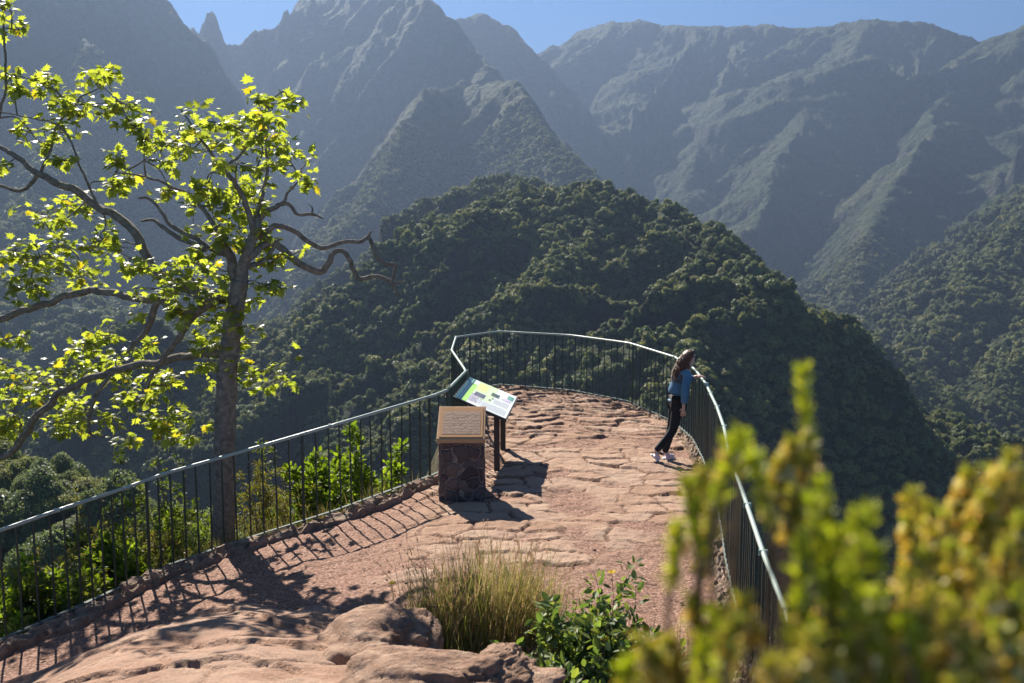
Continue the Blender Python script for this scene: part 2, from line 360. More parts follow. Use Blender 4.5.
def scatter(name, pts, scl, label, src=src):
    me = bpy.data.meshes.new(name); n = len(pts); me.vertices.add(n); me.vertices.foreach_set('co', pts.astype(np.float32).ravel())
    a = me.attributes.new('scl', 'FLOAT_VECTOR', 'POINT'); a.data.foreach_set('vector', scl.astype(np.float32).ravel())
    a = me.attributes.new('rot', 'FLOAT_VECTOR', 'POINT'); q = rng.normal(0, .12, (n, 3)); q[:, 2] = rng.uniform(0, 6.28, n); a.data.foreach_set('vector', q.astype(np.float32).ravel())
    a = me.attributes.new('idx', 'INT', 'POINT'); a.data.foreach_set('value', rng.integers(0, 5, n).astype(np.int32))
    o = bpy.data.objects.new(name, me); COL.objects.link(o); tag(o, label, kind='stuff')
    g = bpy.data.node_groups.new(name, 'GeometryNodeTree'); g.is_modifier = True
    g.interface.new_socket('Geometry', in_out='INPUT', socket_type='NodeSocketGeometry'); g.interface.new_socket('Geometry', in_out='OUTPUT', socket_type='NodeSocketGeometry')
    N = g.nodes; gi = N.new('NodeGroupInput'); go = N.new('NodeGroupOutput'); ip = N.new('GeometryNodeInstanceOnPoints'); ci = N.new('GeometryNodeCollectionInfo')
    ci.inputs[0].default_value = src; ci.inputs['Separate Children'].default_value = True; ci.inputs['Reset Children'].default_value = True; ip.inputs['Pick Instance'].default_value = True
    def na(nm, ty): x = N.new('GeometryNodeInputNamedAttribute'); x.data_type = ty; x.inputs[0].default_value = nm; return x.outputs[0]
    L = g.links.new; L(gi.outputs[0], ip.inputs['Points']); L(ci.outputs[0], ip.inputs['Instance'])
    L(na('idx', 'INT'), ip.inputs['Instance Index']); L(na('scl', 'FLOAT_VECTOR'), ip.inputs['Scale'])
    er = N.new('FunctionNodeEulerToRotation'); L(na('rot', 'FLOAT_VECTOR'), er.inputs[0]); L(er.outputs[0], ip.inputs['Rotation'])
    L(ip.outputs[0], go.inputs[0]); m = o.modifiers.new('canopy', 'NODES'); m.node_group = g
    return o
# cell visibility: running horizon along every azimuth, with a wide margin for other viewpoints
el = (TZ-CAMH)/np.sqrt(TX**2+TY**2); hor = np.maximum.accumulate(el, axis=0)
vis = el > np.concatenate([np.full((1, nc), -9), hor[:-1]], 0)-np.clip(16/np.sqrt(TX**2+TY**2), .004, .05)
def spread(r0, r1, area, hgt, a0=-31, a1=31):
    rc = np.sqrt(TX**2+TY**2)
    da = np.gradient(np.radians(az))[None]*rc; dr = np.gradient(rr)[:, None]
    S = da*dr/np.maximum(TN[..., 2], .3)
    ok = vis & (rc > r0) & (rc < r1) & (np.degrees(np.arctan2(TX, TY)) > a0) & (np.degrees(np.arctan2(TX, TY)) < a1) & (TN[..., 2] > .36+.12*noise(TX/30, TY/30))
    lamb = np.where(ok, S/area, 0); cnt = rng.poisson(lamb); ii, jj = np.nonzero(cnt); k = cnt[ii, jj]
    ii = np.repeat(ii, k); jj = np.repeat(jj, k); n = len(ii)
    P = np.stack([TX[ii, jj], TY[ii, jj], TZ[ii, jj]], -1)
    rad = np.sqrt(S[ii, jj])*.5; P[:, 0] += rng.uniform(-1, 1, n)*rad; P[:, 1] += rng.uniform(-1, 1, n)*rad*.6
    s = hgt*.95*np.minimum(rng.lognormal(0, .46, n), 2.3); sc3 = np.stack([s, s, s*rng.uniform(.8, 1.35, n)], -1); P[:, 2] -= s*.15
    return P, sc3
P1, S1 = spread(330, 1060, 12, 2.2); P2, S2 = spread(1060, 2100, 50, 4.4); P3, S3 = spread(60, 330, 12, 2.5)
print('crowns', len(P1), len(P2), len(P3))
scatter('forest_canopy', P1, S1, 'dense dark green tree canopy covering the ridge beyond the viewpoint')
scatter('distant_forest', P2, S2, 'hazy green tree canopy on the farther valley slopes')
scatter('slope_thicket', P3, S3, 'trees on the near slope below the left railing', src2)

# ------------------------------------------------------------------ haze
hm = bpy.data.materials.new('haze'); hm.use_nodes = True; hn = hm.node_tree; hn.nodes.clear()
pv = hn.nodes.new('ShaderNodeVolumePrincipled'); ho = hn.nodes.new('ShaderNodeOutputMaterial'); hn.links.new(pv.outputs[0], ho.inputs['Volume'])
pv.inputs['Color'].default_value = (.135,.185,.28,1); pv.inputs['Density'].default_value = .00025; pv.inputs['Anisotropy'].default_value = .38
zlo, zhi = float(TZ.min())-8, float(TZ.max())+25
o = mk('haze', box((0, 4300, (zlo+zhi)/2), (19000, 9600, zhi-zlo)), BOXF, hm); tag(o, kind='stuff')
# ------------------------------------------------------------------ terrace and ground near the camera
LEFT = np.array([(-6.6,5.6,-.80),(-5.5,7.6,-.74),(-4.83,8.9,-.66),(-4.40,9.35,-.57),(-4.05,10.2,-.58),(-3.80,10.6,-.54),(-3.27,11.1,-.47),(-2.13,11.5,-.20),(-1.00,12.6,-.04),(-.84,12.75,0)])
FAR = np.array([(-.84,12.75,0),(-.67,14.3,0),(-1.01,16.5,0),(-1.04,18.3,0),(-.26,19.2,0),(1.08,18.6,0),(2.07,17.45,0),(2.60,15.7,0),(2.69,14.45,0)])
RIGHT = np.array([(2.69,14.45,0),(2.61,13.2,0),(2.53,12.5,0),(2.43,11.6,0),(2.28,10.5,0),(2.07,9.24,0),(1.85,7.6,0),(1.70,6.5,0),(1.58,5.5,0),(1.5,4.9,0)])
POLY = np.concatenate([[(-9,-6),(-9,2)], LEFT[:, :2], FAR[1:, :2], RIGHT[1:, :2], [(2.2,3.6),(4,2.5),(7,1),(8,-6)]])
def sdist(x, y):
    d = np.full(x.shape, 1e9); ins = np.zeros(x.shape, bool); n = len(POLY)
    for i in range(n):
        a, b = POLY[i], POLY[(i+1) % n]; dx, dy = b-a; t = np.clip(((x-a[0])*dx+(y-a[1])*dy)/(dx*dx+dy*dy), 0, 1)
        d = np.minimum(d, np.hypot(x-a[0]-t*dx, y-a[1]-t*dy))
        c = ((a[1] > y) != (b[1] > y)) & (x < (b[0]-a[0])*(y-a[1])/(b[1]-a[1]+1e-12)+a[0]); ins ^= c
    return np.where(ins, d, -d)
def baseg(x, y):
    g = np.interp(x, [-9,-6.6,-5.5,-4.8,-4.2,-3.3,-2.1,-1,0], [-.85,-.8,-.74,-.66,-.58,-.47,-.22,-.04,0])
    return g
def rise_v(x, y): return np.interp(x, [-7,-5,-3.9,-2.7,-1.6,-.6,.3,1.5,3], [5.4,6.9,7.95,8.9,8.5,7.4,6.5,5.0,4.0])-y
def ground(x, y, detail=True):
    x = np.asarray(x, float); y = np.asarray(y, float)
    s = sdist(x, y); z = baseg(x, y); v = rise_v(x, y)
    v = v+.22*fbm(x*.9, y*.9, 3)
    vp = np.maximum(v, 0); z = z+1.75*(1-np.exp(-vp*.19))+.07*sstep(0, .25, v)
    flag = np.zeros(x.shape); crack = np.zeros(x.shape)
    if detail:
        # bedrock texture where the ground climbs to the camera
        b = sstep(0, .3, v)
        w1, w2 = worley(x*.75+.25*fbm(x, y, 3)+.3*y, y*1.1+.2*fbm(x+5, y, 3)-.3*x)[:2]
        q2 = 1.1*(x*.45+y)+.8*fbm(x*.6, y*.6+3, 3); f2_ = q2-np.floor(q2)
        z = z+b*(.045*rfbm(x*.5+y*.4, y*.6-x*.2, 3)+.005*fbm(x*9, y*9, 4)+.035*(sstep(0, .03, f2_)-f2_)-.03*(1-sstep(0, .05, w2-w1+.03*fbm(x*6, y*6, 3))))
        # flat slabs and gravel on the terrace
        wx = x+.05*fbm(x*2, y*2, 3); wy = y+.05*fbm(x*2+9, y*2+3, 3)
        f1, f2, cid, dx, dy = worley(wx*1.9+.4*np.floor(wy), wy*2.9)
        rr_ = _rnd[cid]
        zone = sstep(8.9, 9.9, y-.5*(x-.5)+.5*fbm(x*.8, y*.8, 3))*sstep(-1.6, -.7, x)
        edge = sstep(.03, .065, f2-f1+.025*fbm(x*14, y*14, 2))
        on = (rr_[:, :, 2] < .88) if rr_.ndim == 3 else (rr_[:, 2] < .83)
        on = on*zone*sstep(-.25, .1, fbm(x*.7+5, y*.7, 3)+.45)
        hgt = rr_[..., 0]**2*.026+.012+(dx*(rr_[..., 1]-.5)+dy*(rr_[..., 3]-.4))*.045
        z = z+edge*on*hgt+(1-b)*(.008*fbm(x*9, y*9, 3)+.02*fbm(x*1.5, y*1.5, 3))
        # strata of bare rock across the far end
        st = sstep(13.5, 16, y)*(1-b); q = y*2.3+.5*x+1.2*fbm(x*.9, y*.9, 3); fr = q-np.floor(q)
        z = z+st*.05*(sstep(0, .12, fr)-fr)+.0*x
        flag = edge*on; crack = (1-edge)*on
        flag = np.maximum(flag, st*.6); crack = np.maximum(crack, st*(1-sstep(.0,.1,fr))*.8)
        flag = np.maximum(flag, b*.7)
    o = np.maximum(-s, 0)
    leftside = sstep(0., -2., x+np.maximum(y-12.5, 0)*.6+.9)
    dl = .75*np.minimum(o, 5)+1.15*np.maximum(o-5, 0); dr = 2.4*np.minimum(o, 5)+1.0*np.maximum(o-5, 0)
    z = z-(dl*leftside+dr*(1-leftside))+np.minimum(o*.25, 1.2)*fbm(x*.35, y*.35, 4)
    ground.cell = (rr_[..., 1] if detail else np.zeros(x.shape))
    return z, s, flag, crack, v
def gz(x, y): return float(ground(np.array([x]), np.array([y]), False)[0][0])

def ground_mat():
    n = NT('red_ground'); p = n.pos()
    A = lambda k: n.n('ShaderNodeAttribute', attribute_name=k).outputs['Fac']
    fl, ck, ou, bd = A('flag'), A('crack'), A('outside'), A('bedrock')
    grit = n.noise(95, 3, p, .7); grit2 = n.noise(38, 3, p, .6)
    vor = n.n('ShaderNodeTexVoronoi', {'Vector': p, 'Scale': 55.}); 
    gravel = n.ramp(grit2, [(.30, (.10,.055,.038)), (.47, (.21,.115,.082)), (.6, (.31,.185,.135)), (.76, (.46,.33,.26))])
    gravel = n.mix(.35, gravel, n.n('ShaderNodeSeparateXYZ', {0: vor.outputs['Color']}).outputs[0], 'SOFT_LIGHT')
    st = n.ramp(n.noise(2.2, 7, p, .62), [(.28, (.21,.125,.085)), (.48, (.31,.195,.133)), (.62, (.37,.25,.175)), (.8, (.46,.34,.255))])
    st = n.mix(n.math('MULTIPLY', n.ramp(n.noise(22, 6, p, .7), [(.42, (0,0,0)), (.7, (1,1,1))]), .38), st, (.19,.105,.07))
    st = n.mix(n.math('MULTIPLY', n.ramp(n.noise(5, 6, n.pos((1,1.7,1)), .7), [(.56, (0,0,0)), (.72, (1,1,1))]), .5), st, (.47,.36,.28))
    cl = A('cell')
    st = n.mix(.55, st, n.ramp(cl, [(0, (.255,.15,.10)), (.4, (.34,.21,.145)), (.7, (.42,.30,.22)), (1, (.33,.22,.165))]))
    c = n.mix(fl, gravel, st)
    c = n.mix(n.math('MULTIPLY', ck, .8), c, (.13,.075,.05))
    soil = n.ramp(n.noise(3, 6, p), [(.35, (.06,.05,.03)), (.6, (.10,.085,.045)), (.75, (.07,.09,.03))])
    lich = n.ramp(n.noise(3.5, 8, p, .7), [(.55, (0,0,0)), (.66, (1,1,1))])
    c = n.mix(n.math('MULTIPLY', n.math('MULTIPLY', lich, bd), .5), c, (.16,.125,.095))
    c = n.mix(ou, c, soil)
    h = n.math('ADD', n.math('MULTIPLY', grit2, .8), n.math('MULTIPLY', grit, .4))
    h = n.math('ADD', h, n.math('MULTIPLY', n.noise(11, 7, p, .65), 1.6))
    return n.fin(c, .92, n.bump(h, .022, .75), spec=.15)
GM = ground_mat()
def gridmesh(name, xs, ys, lower=None, label=None, detail=True):
    X, Y = np.meshgrid(xs, ys); Z, s, fl, ck, v = ground(X, Y, detail); cell = ground.cell
    if lower is not None: Z = Z-lower(X, Y)
    o = mk(name, np.stack([X, Y, Z], -1).reshape(-1, 3), gridF(len(ys), len(xs)), GM, smooth=True,
           attrs=dict(cell=ground.cell, flag=fl, crack=ck, outside=sstep(.05, -.25, s), bedrock=sstep(0, .4, v)))
    return tag(o, label, kind='structure')
gridmesh('terrace', np.arange(-7, 4.5, .023), np.arange(3.4, 20.6, .023), label='red stone and gravel terrace of the viewpoint')
gridmesh('hillside', np.concatenate([np.arange(-60, -8, 1.2), np.arange(-8, 6, .4), np.arange(6, 60, 1.2)]), np.concatenate([np.arange(-20, 22, .4), np.arange(22, 70, 1.2)]),
    lower=lambda X, Y: .35*((X > -6.9) & (X < 4.4) & (Y > 3.5) & (Y < 20.4)), label='steep scrubby slope around the terrace', detail=False)

# ------------------------------------------------------------------ kerb of rough stones under the railings
def stone_mat(name, cols, sc_=7., bump=.02):
    n = NT(name); p = n.pos()
    c = n.ramp(n.noise(sc_, 7, p, .65), [(.3, cols[0]), (.5, cols[1]), (.72, cols[2])])
    c = n.mix(n.math('MULTIPLY', n.ramp(n.noise(sc_*3.3, 5, p, .7), [(.5, (0,0,0)), (.7, (1,1,1))]), .5), c, cols[3])
    return n.fin(c, .93, n.bump(n.math('ADD', n.noise(sc_*5, 6, p, .7), n.noise(sc_*1.6, 5, p, .6)), bump, .9), spec=.15)
KM = stone_mat('kerb_stone', [(.13,.09,.065), (.26,.18,.13), (.40,.30,.23), (.12,.11,.07)])
def resample(P, step):
    P = np.asarray(P, float); L = np.concatenate([[0], np.cumsum(np.linalg.norm(np.diff(P[:, :2], axis=0), axis=1))])
    n = max(2, int(round(L[-1]/step))+1); t = np.linspace(0, L[-1], n)
    return np.stack([np.interp(t, L, P[:, i]) for i in range(P.shape[1])], -1), t
def kerb(name, line, w0, w1, hh, label):
    Q, t = resample(line, .035); D = np.gradient(Q[:, :2], axis=0); D /= np.linalg.norm(D, axis=1)[:, None]
    N = np.stack([D[:, 1], -D[:, 0]], -1)          # towards the terrace
    ws = np.linspace(0, 1, 11); T, Wd = np.meshgrid(t, ws, indexing='ij')
    wid = w0+(w1-w0)*Wd+.05*fbm(T*2.2, Wd*0, 3)*Wd
    X = Q[:, 0:1]+N[:, 0:1]*wid; Y = Q[:, 1:2]+N[:, 1:2]*wid; g = ground(X, Y, False)[0]
    f1, f2, cid, _, _ = worley(T*3.2+.25*fbm(T*3, Wd*2, 2), Wd*1.6+_h((T*0).astype(int), 0)*0+.2*fbm(T*2, Wd*3, 2))
    e = sstep(0, .2, f2-f1)
    top = hh*(.35+.75*_rnd[cid][..., 1])*e+.035*fbm(T*11, Wd*6, 4)+.018
    top[:, 0] = -.15; top[:, -1] = -.10; top[:, -2] *= .8
    V = np.stack([X, Y, g+top], -1).reshape(-1, 3)
    o = mk(name, V, gridF(len(t), 11), KM, smooth=False); 
    return tag(o, label, 'kerb', 'rough stone kerbs under the railings')
kerb('stone_kerb', LEFT, -.10, .30, .085, 'long rough stone kerb under the left railing beside the gravel path')
kerb('stone_kerb', np.concatenate([FAR[:5], FAR[5:], RIGHT[1:]]), -.08, .17, .05, 'low crumbling stone kerb around the rounded far end of the terrace')

# ------------------------------------------------------------------ railings
LM = plain('lower_rail_paint', (.15,.17,.15), .8, 0, .15, .2, 9)
RM = plain('rail_paint', (.29,.36,.31), .38, 0, .5, .12, 9, .002, 120)
BM = plain('baluster_paint', (.022,.036,.030), .45, 0, .5, .2, 8)
def rail(line, h, label, posts, sect):
    root = empty('metal_railing', tuple(line[0])); tag(root, label, 'railing', 'metal railings around the viewpoint')
    O = np.array(root.location)
    L = line-O; mb = MB(); top = L+[0,0,h]
    # the handrail: a slightly flattened pipe, welded at the bends
    P, t = resample(top, .25); V, Q, Tn = tube(P, .0185, 10); mb.add(V, Q); add_tube(mb, P[:2], .0185, 10)
    for b in top[1:-1]: V, Q, Tn = tube(np.array([b-[.03,0,0], b+[.03,0,0]]), .0200, 10); mb.add(V, Q)
    mb.build('top_rail', RM, root, smooth=True)
    mb = MB(); Q, t = resample(L, .25)
    D = np.gradient(Q[:, :2], axis=0); D /= np.linalg.norm(D, axis=1)[:, None]; N = np.stack([D[:, 1], -D[:, 0]], -1)*.02
    z = Q[:, 2]+.085; lo = np.c_[Q[:, :2]-N, z]; ro = np.c_[Q[:, :2]+N, z]; n = len(Q)
    V = np.concatenate([lo, ro, ro-[0,0,.012], lo-[0,0,.012]]); i = np.arange(n-1)
    F = np.concatenate([np.stack([a*n+i, a*n+i+1, b*n+i+1, b*n+i], -1) for a, b in ((0,1),(1,2),(2,3),(3,0))]); mb.add(V, F)
    mb.build('bottom_rail', LM, root)
    Q, t = resample(L, .152)
    proto = MB(); add_tube(proto, [(0,0,.075),(0,0,h-.02)], .0105, 6); first = None
    pp = MB(); add_tube(pp, [(0,0,-.25),(0,0,h-.015)], .017, 8); fp = None
    for k, q in enumerate(Q):
        if k % posts == 0:
            if fp is None: fp = o = pp.build('post', BM, root)
            else: o = fp.copy(); COL.objects.link(o); o.parent = root
        else:
            if first is None: first = o = proto.build('baluster', BM, root)
            else: o = first.copy(); COL.objects.link(o); o.parent = root
        o.location = tuple(q+[0,0,0]); o.rotation_euler = (random.gauss(0,.006), random.gauss(0,.006), 0)
    return root
rail(LEFT, 1.115, 'dark green bar railing along the gravel path, passing in front of the leafy tree', 12, 0)
rail(FAR, 1.12, 'curved bar railing around the far rounded end of the terrace', 13, 0)
rail(RIGHT, 1.12, 'bar railing along the right edge with the pale handrail the woman leans on', 13, 0)

# ------------------------------------------------------------------ stone plinth with orientation table
def plinth():
    fl, fr = at(437.5,437,11.56), at(484,438.5,11.56); bl, br = at(441,408,12.04), at(485.5,409,12.04)
    cx, cy = (fl[0]+fr[0])/2, 11.80; O = np.array([cx, cy, 0.]); root = empty('orientation_table', O)
    tag(root, 'dark stone plinth with a sloping copper-coloured panorama plate beside the information board', 'orientation table')
    hw = .262; y0, y1 = -.235, .235; zf, zb = fl[2], bl[2]
    def zt(y): return zf+(zb-zf)*(y+.24)/.48
    n = NT('plinth_stone'); p = n.pos()
    warp = n.n('ShaderNodeVectorMath', {0: p, 1: n.n('ShaderNodeVectorMath', {0: n.n('ShaderNodeTexNoise', {'Vector': p, 'Scale': 5.}).outputs['Color'], 1: (.10,.10,.10)}, operation='MULTIPLY').outputs[0]}, operation='ADD').outputs[0]
    ve = n.n('ShaderNodeTexVoronoi', {'Vector': warp, 'Scale': 6.2}, feature='DISTANCE_TO_EDGE'); vc = n.n('ShaderNodeTexVoronoi', {'Vector': warp, 'Scale': 6.2})
    rc = n.n('ShaderNodeSeparateXYZ', {0: vc.outputs['Color']}).outputs[0]
    stc = n.ramp(rc, [(0, (.075,.050,.055)), (.35, (.13,.085,.08)), (.7, (.20,.14,.12)), (1, (.10,.08,.095))])
    stc = n.mix(n.math('MULTIPLY', n.noise(30, 6, p, .7), .6), stc, (.06,.045,.045))
    mort = n.ramp(ve.outputs['Distance'], [(.015, (1,1,1)), (.045, (0,0,0))])
    c = n.mix(mort, stc, (.24,.19,.15))
    hh = n.math('ADD', n.math('MINIMUM', n.math('MULTIPLY', ve.outputs['Distance'], 6.), .8), n.math('MULTIPLY', n.noise(25, 6, p, .65), .45))
    PM = n.fin(c, .9, n.bump(hh, .035, 1.), spec=.2)
    nu, nv = 26, 34; V = []; Fq = []
    per = [(-hw, y0), (hw, y0), (hw, y1), (-hw, y1)]; b0 = 0
    mb = MB()
    for k in range(4):
        a, b = per[k], per[(k+1) % 4]; u = np.linspace(0, 1, nu)[None]; v = np.linspace(0, 1, nv)[:, None]
        x = a[0]+(b[0]-a[0])*u+0*v; y = a[1]+(b[1]-a[1])*u+0*v; z = -.12+(zt(y)-.045+.12)*v
        nx, ny = (b[1]-a[1]), -(b[0]-a[0]); l = math.hypot(nx, ny); nx /= l; ny /= l
        f1, f2, cid, _, _ = worley((x+y)*6.5+k*7, z*6.5+.3*noise(x*4, z*4))
        d = .014*sstep(0, .25, f2-f1)*(.5+_rnd[cid][..., 0])+.004*fbm((x+y)*18, z*18, 3); d = d*(np.minimum(u, 1-u)*12).clip(0, 1)
        mb.add(np.stack([x+nx*d, y+ny*d, z], -1).reshape(-1, 3), gridF(nv, nu))
    o = mb.build('plinth', PM, root, smooth=True)
    sl_ = (zb-zf)/.48; ov = .03
    X0, X1, Y0, Y1 = -hw-ov+.005, hw+ov-.005, y0-.04, y1+.035
    def quad(x0, x1, ya, yb, off, th):
        t = [(x0,ya,zt(ya)+off),(x1,ya,zt(ya)+off),(x1,yb,zt(yb)+off),(x0,yb,zt(yb)+off)]
        return hexa([(a, b, c_-th) for a, b, c_ in t], t)
    mb = MB(); mb.add(quad(X0, X1, Y0, Y1, 0, .05), BOXF)
    slab = mb.build('slab', plain('slab_stone', (.42,.24,.12), .75, 0, .3, .2, 12, .004, 60), root)
    bv = slab.modifiers.new('b', 'BEVEL'); bv.width = .006; bv.segments = 2
    mb = MB(); mb.add(quad(X0+.028, X1-.028, Y0+.028, Y1-.028, .006, .005), BOXF)
    plate = mb.build('panorama_plate', plain('copper_plate', (.45,.23,.10), .8, .0, .2, .12, 10, .001, 90), root)
    mb = MB(); mb.add(quad(X0+.06, X1-.06, Y0+.075, Y1-.10, .0085, .0015), BOXF); mb.build('etched_panel', plain('etched_copper', (.34,.21,.14), .75, 0, .3, .45, 26, .002, 120), plate)
    em = MB(); g = np.random.default_rng(3)
    def zz(x, y): return (x, y, zt(y)+.0088)
    for row in range(7):                                    # engraved mountain outlines
        y = Y0+.10+row*.045; xs = np.linspace(X0+.07, X1-.07, 60)
        h = .035*np.abs(fbm(xs*12+row*9, xs*0+row*3.3, 4))*(1.6 if row > 3 else 1)
        add_tube(em, [zz(a, y+b) for a, b in zip(xs, h)], .0007, 4)
        for k in range(10):
            i = g.integers(3, 56); add_tube(em, [zz(xs[i], y+h[i]), zz(xs[i]+g.uniform(-.02,.02), y+h[i]-.02-.02*g.random())], .0006, 4)
    for k in range(16):                                     # illegible place-name ticks
        x = X0+.08+k*(X1-X0-.16)/15; add_tube(em, [zz(x, Y1-.095), zz(x, Y1-.06-.01*(k % 3))], .0006, 4)
    em.build('engraving', plain('engraving_dark', (.13,.10,.09), .7), plate)
plinth()

# ------------------------------------------------------------------ information board
def board():
    P1, P2, P3, P4 = [np.array(q) for q in ((-.63,14.50,1.0),(.085,14.12,.765),(-.075,12.66,.745),(-.785,13.04,.98))]
    P3 = P4+(P2-P1)*1.0+np.array([-.0,0,0]); root = empty('information_board', (-.2, 13.6, 0)); O = np.array([-.2, 13.6, 0])
    tag(root, 'tilted white and green information panel on two dark posts', 'information board')
    U = P1-P4; Vv = P3-P4; Nn = np.cross(Vv, U); Nn /= np.linalg.norm(Nn)      # U along the panel (near to far), V down its slope
    if Nn[2] < 0: Nn = -Nn
    def pt(u, v, h): return P4+U*u+Vv*v+Nn*h-O
    def slab(mb, u0, u1, v0, v1, h0, h1, c=(1,1,1)):
        b = [pt(u0,v0,h0), pt(u0,v1,h0), pt(u1,v1,h0), pt(u1,v0,h0)]; t = [pt(u0,v0,h1), pt(u0,v1,h1), pt(u1,v1,h1), pt(u1,v0,h1)]
        mb.add(hexa(b, t), BOXF, c)
    mb = MB(); slab(mb, 0, 1, 0, 1, -.035, 0); mb.build('panel', plain('board_frame', (.035,.03,.028), .5), root)
    n = NT('print'); a = n.n('ShaderNodeAttribute', attribute_name='tint').outputs['Color']; PM = n.fin(a, .28, spec=.5)
    mb = MB(); slab(mb, .012, .988, .02, .98, .0, .004, (.80,.82,.78)); poster = mb.build('poster', PM, root)
    mb = MB(); slab(mb, .014, .986, .02, .10, .0045, .006, (.03,.10,.10)); slab(mb, .014, .986, .112, .15, .0045, .006, (.05,.20,.10)); mb.build('header_strip', PM, poster)
    mb = MB(); slab(mb, .014, .8, .15, .24, .0045, .0055, (.42,.72,.12)); slab(mb, .30, .985, .24, .62, .0045, .0055, (.66,.80,.45)); slab(mb, .62, .93, .26, .45, .006, .0065, (.72,.80,.25)); mb.build('map', PM, poster)
    def tile(name, u0, u1, v0, v1, cs, k=7):
        mb = MB(); g = np.random.default_rng(int(u0*100))
        for i in range(k):
            for j in range(k):
                c = cs[g.integers(0, len(cs))]; slab(mb, u0+(u1-u0)*i/k, u0+(u1-u0)*(i+1)/k, v0+(v1-v0)*j/k, v0+(v1-v0)*(j+1)/k, .007, .008, c)
        mb.build(name, PM, poster)
    tile('picture', .60, .74, .55, .70, [(.06,.08,.06), (.12,.12,.09), (.03,.04,.04), (.16,.2,.1)])
    tile('picture', .72, .88, .84, .95, [(.12,.35,.30), (.2,.45,.35), (.10,.25,.12)])
    tile('picture', .10, .42, .24, .40, [(.42,.38,.45), (.32,.28,.33), (.55,.5,.5)])
    tile('picture', .36, .52, .28, .48, [(.16,.15,.17), (.10,.09,.10)])
    mb = MB(); g = np.random.default_rng(8)
    for blk, (u0, u1, v0, v1) in enumerate([(.06,.30,.50,.92), (.34,.56,.66,.93), (.60,.70,.76,.93), (.1,.5,.43,.47)]):
        for v in np.arange(v0, v1, .028): slab(mb, u0, u1-g.random()*.06, v, v+.009, .0055, .0065, (.30,.32,.32))
    slab(mb, .38, .44, .56, .60, .0055, .007, (.08,.1,.1)); slab(mb, .48, .53, .60, .63, .0055, .007, (.08,.1,.1)); slab(mb, .62, .72, .80, .90, .007, .008, (.70,.55,.78))
    mb.build('text_lines', PM, poster)
    WM = plain('board_post', (.055,.042,.038), .6, 0, .3, .25, 20)
    for u, v, q in ((.16,.80,(-.20,12.86)), (.86,.80,(-.13,14.07))):
        t = pt(u, .72, -.03); x, y = q[0]-O[0], q[1]-O[1]; zt = min(pt(.2, .8, -.03)[2], t[2]); ux = (q[0]-O[0])
        mb = MB(); zz = (P4+Vv*((q[0]-P4[0])/Vv[0])*1.0)[2]-.045
        mb.add(box((x, y, (zz-.15)/2), (.075, .055, zz+.15), -.1), BOXF); o = mb.build('post', WM, root)
        bv = o.modifiers.new('b', 'BEVEL'); bv.width = .006; bv.segments = 2
board()
# ------------------------------------------------------------------ the woman at the railing
def skin(name, pts, edges, rad, mat, parent, lvl=2, root=0):
    me = bpy.data.meshes.new(name); me.from_pydata([tuple(p) for p in pts], edges, []); me.materials.append(mat)
    o = bpy.data.objects.new(name, me); COL.objects.link(o); o.parent = parent
    m = o.modifiers.new('skin', 'SKIN'); m.use_smooth_shade = True; m.branch_smoothing = .3
    for i, s in enumerate(me.skin_vertices[0].data):
        r = rad[i]; s.radius = (r, r) if np.isscalar(r) else r; s.use_root = (i == root)
    s = o.modifiers.new('sub', 'SUBSURF'); s.levels = s.render_levels = lvl
    return o
def chain(spec):
    """spec: list of chains, each [(name or (x,y,z,r)), ...]; names reuse earlier joints"""
    pts, rad, idx, ed = [], [], {}, []
    for ch in spec:
        prev = None
        for it in ch:
            if isinstance(it, str): k = idx[it]
            else:
                nm, x, y, z, r = it; pts.append((x, y, z)); rad.append(r); k = len(pts)-1
                if nm: idx[nm] = k
            if prev is not None: ed.append((prev, k))
            prev = k
    return pts, ed, rad
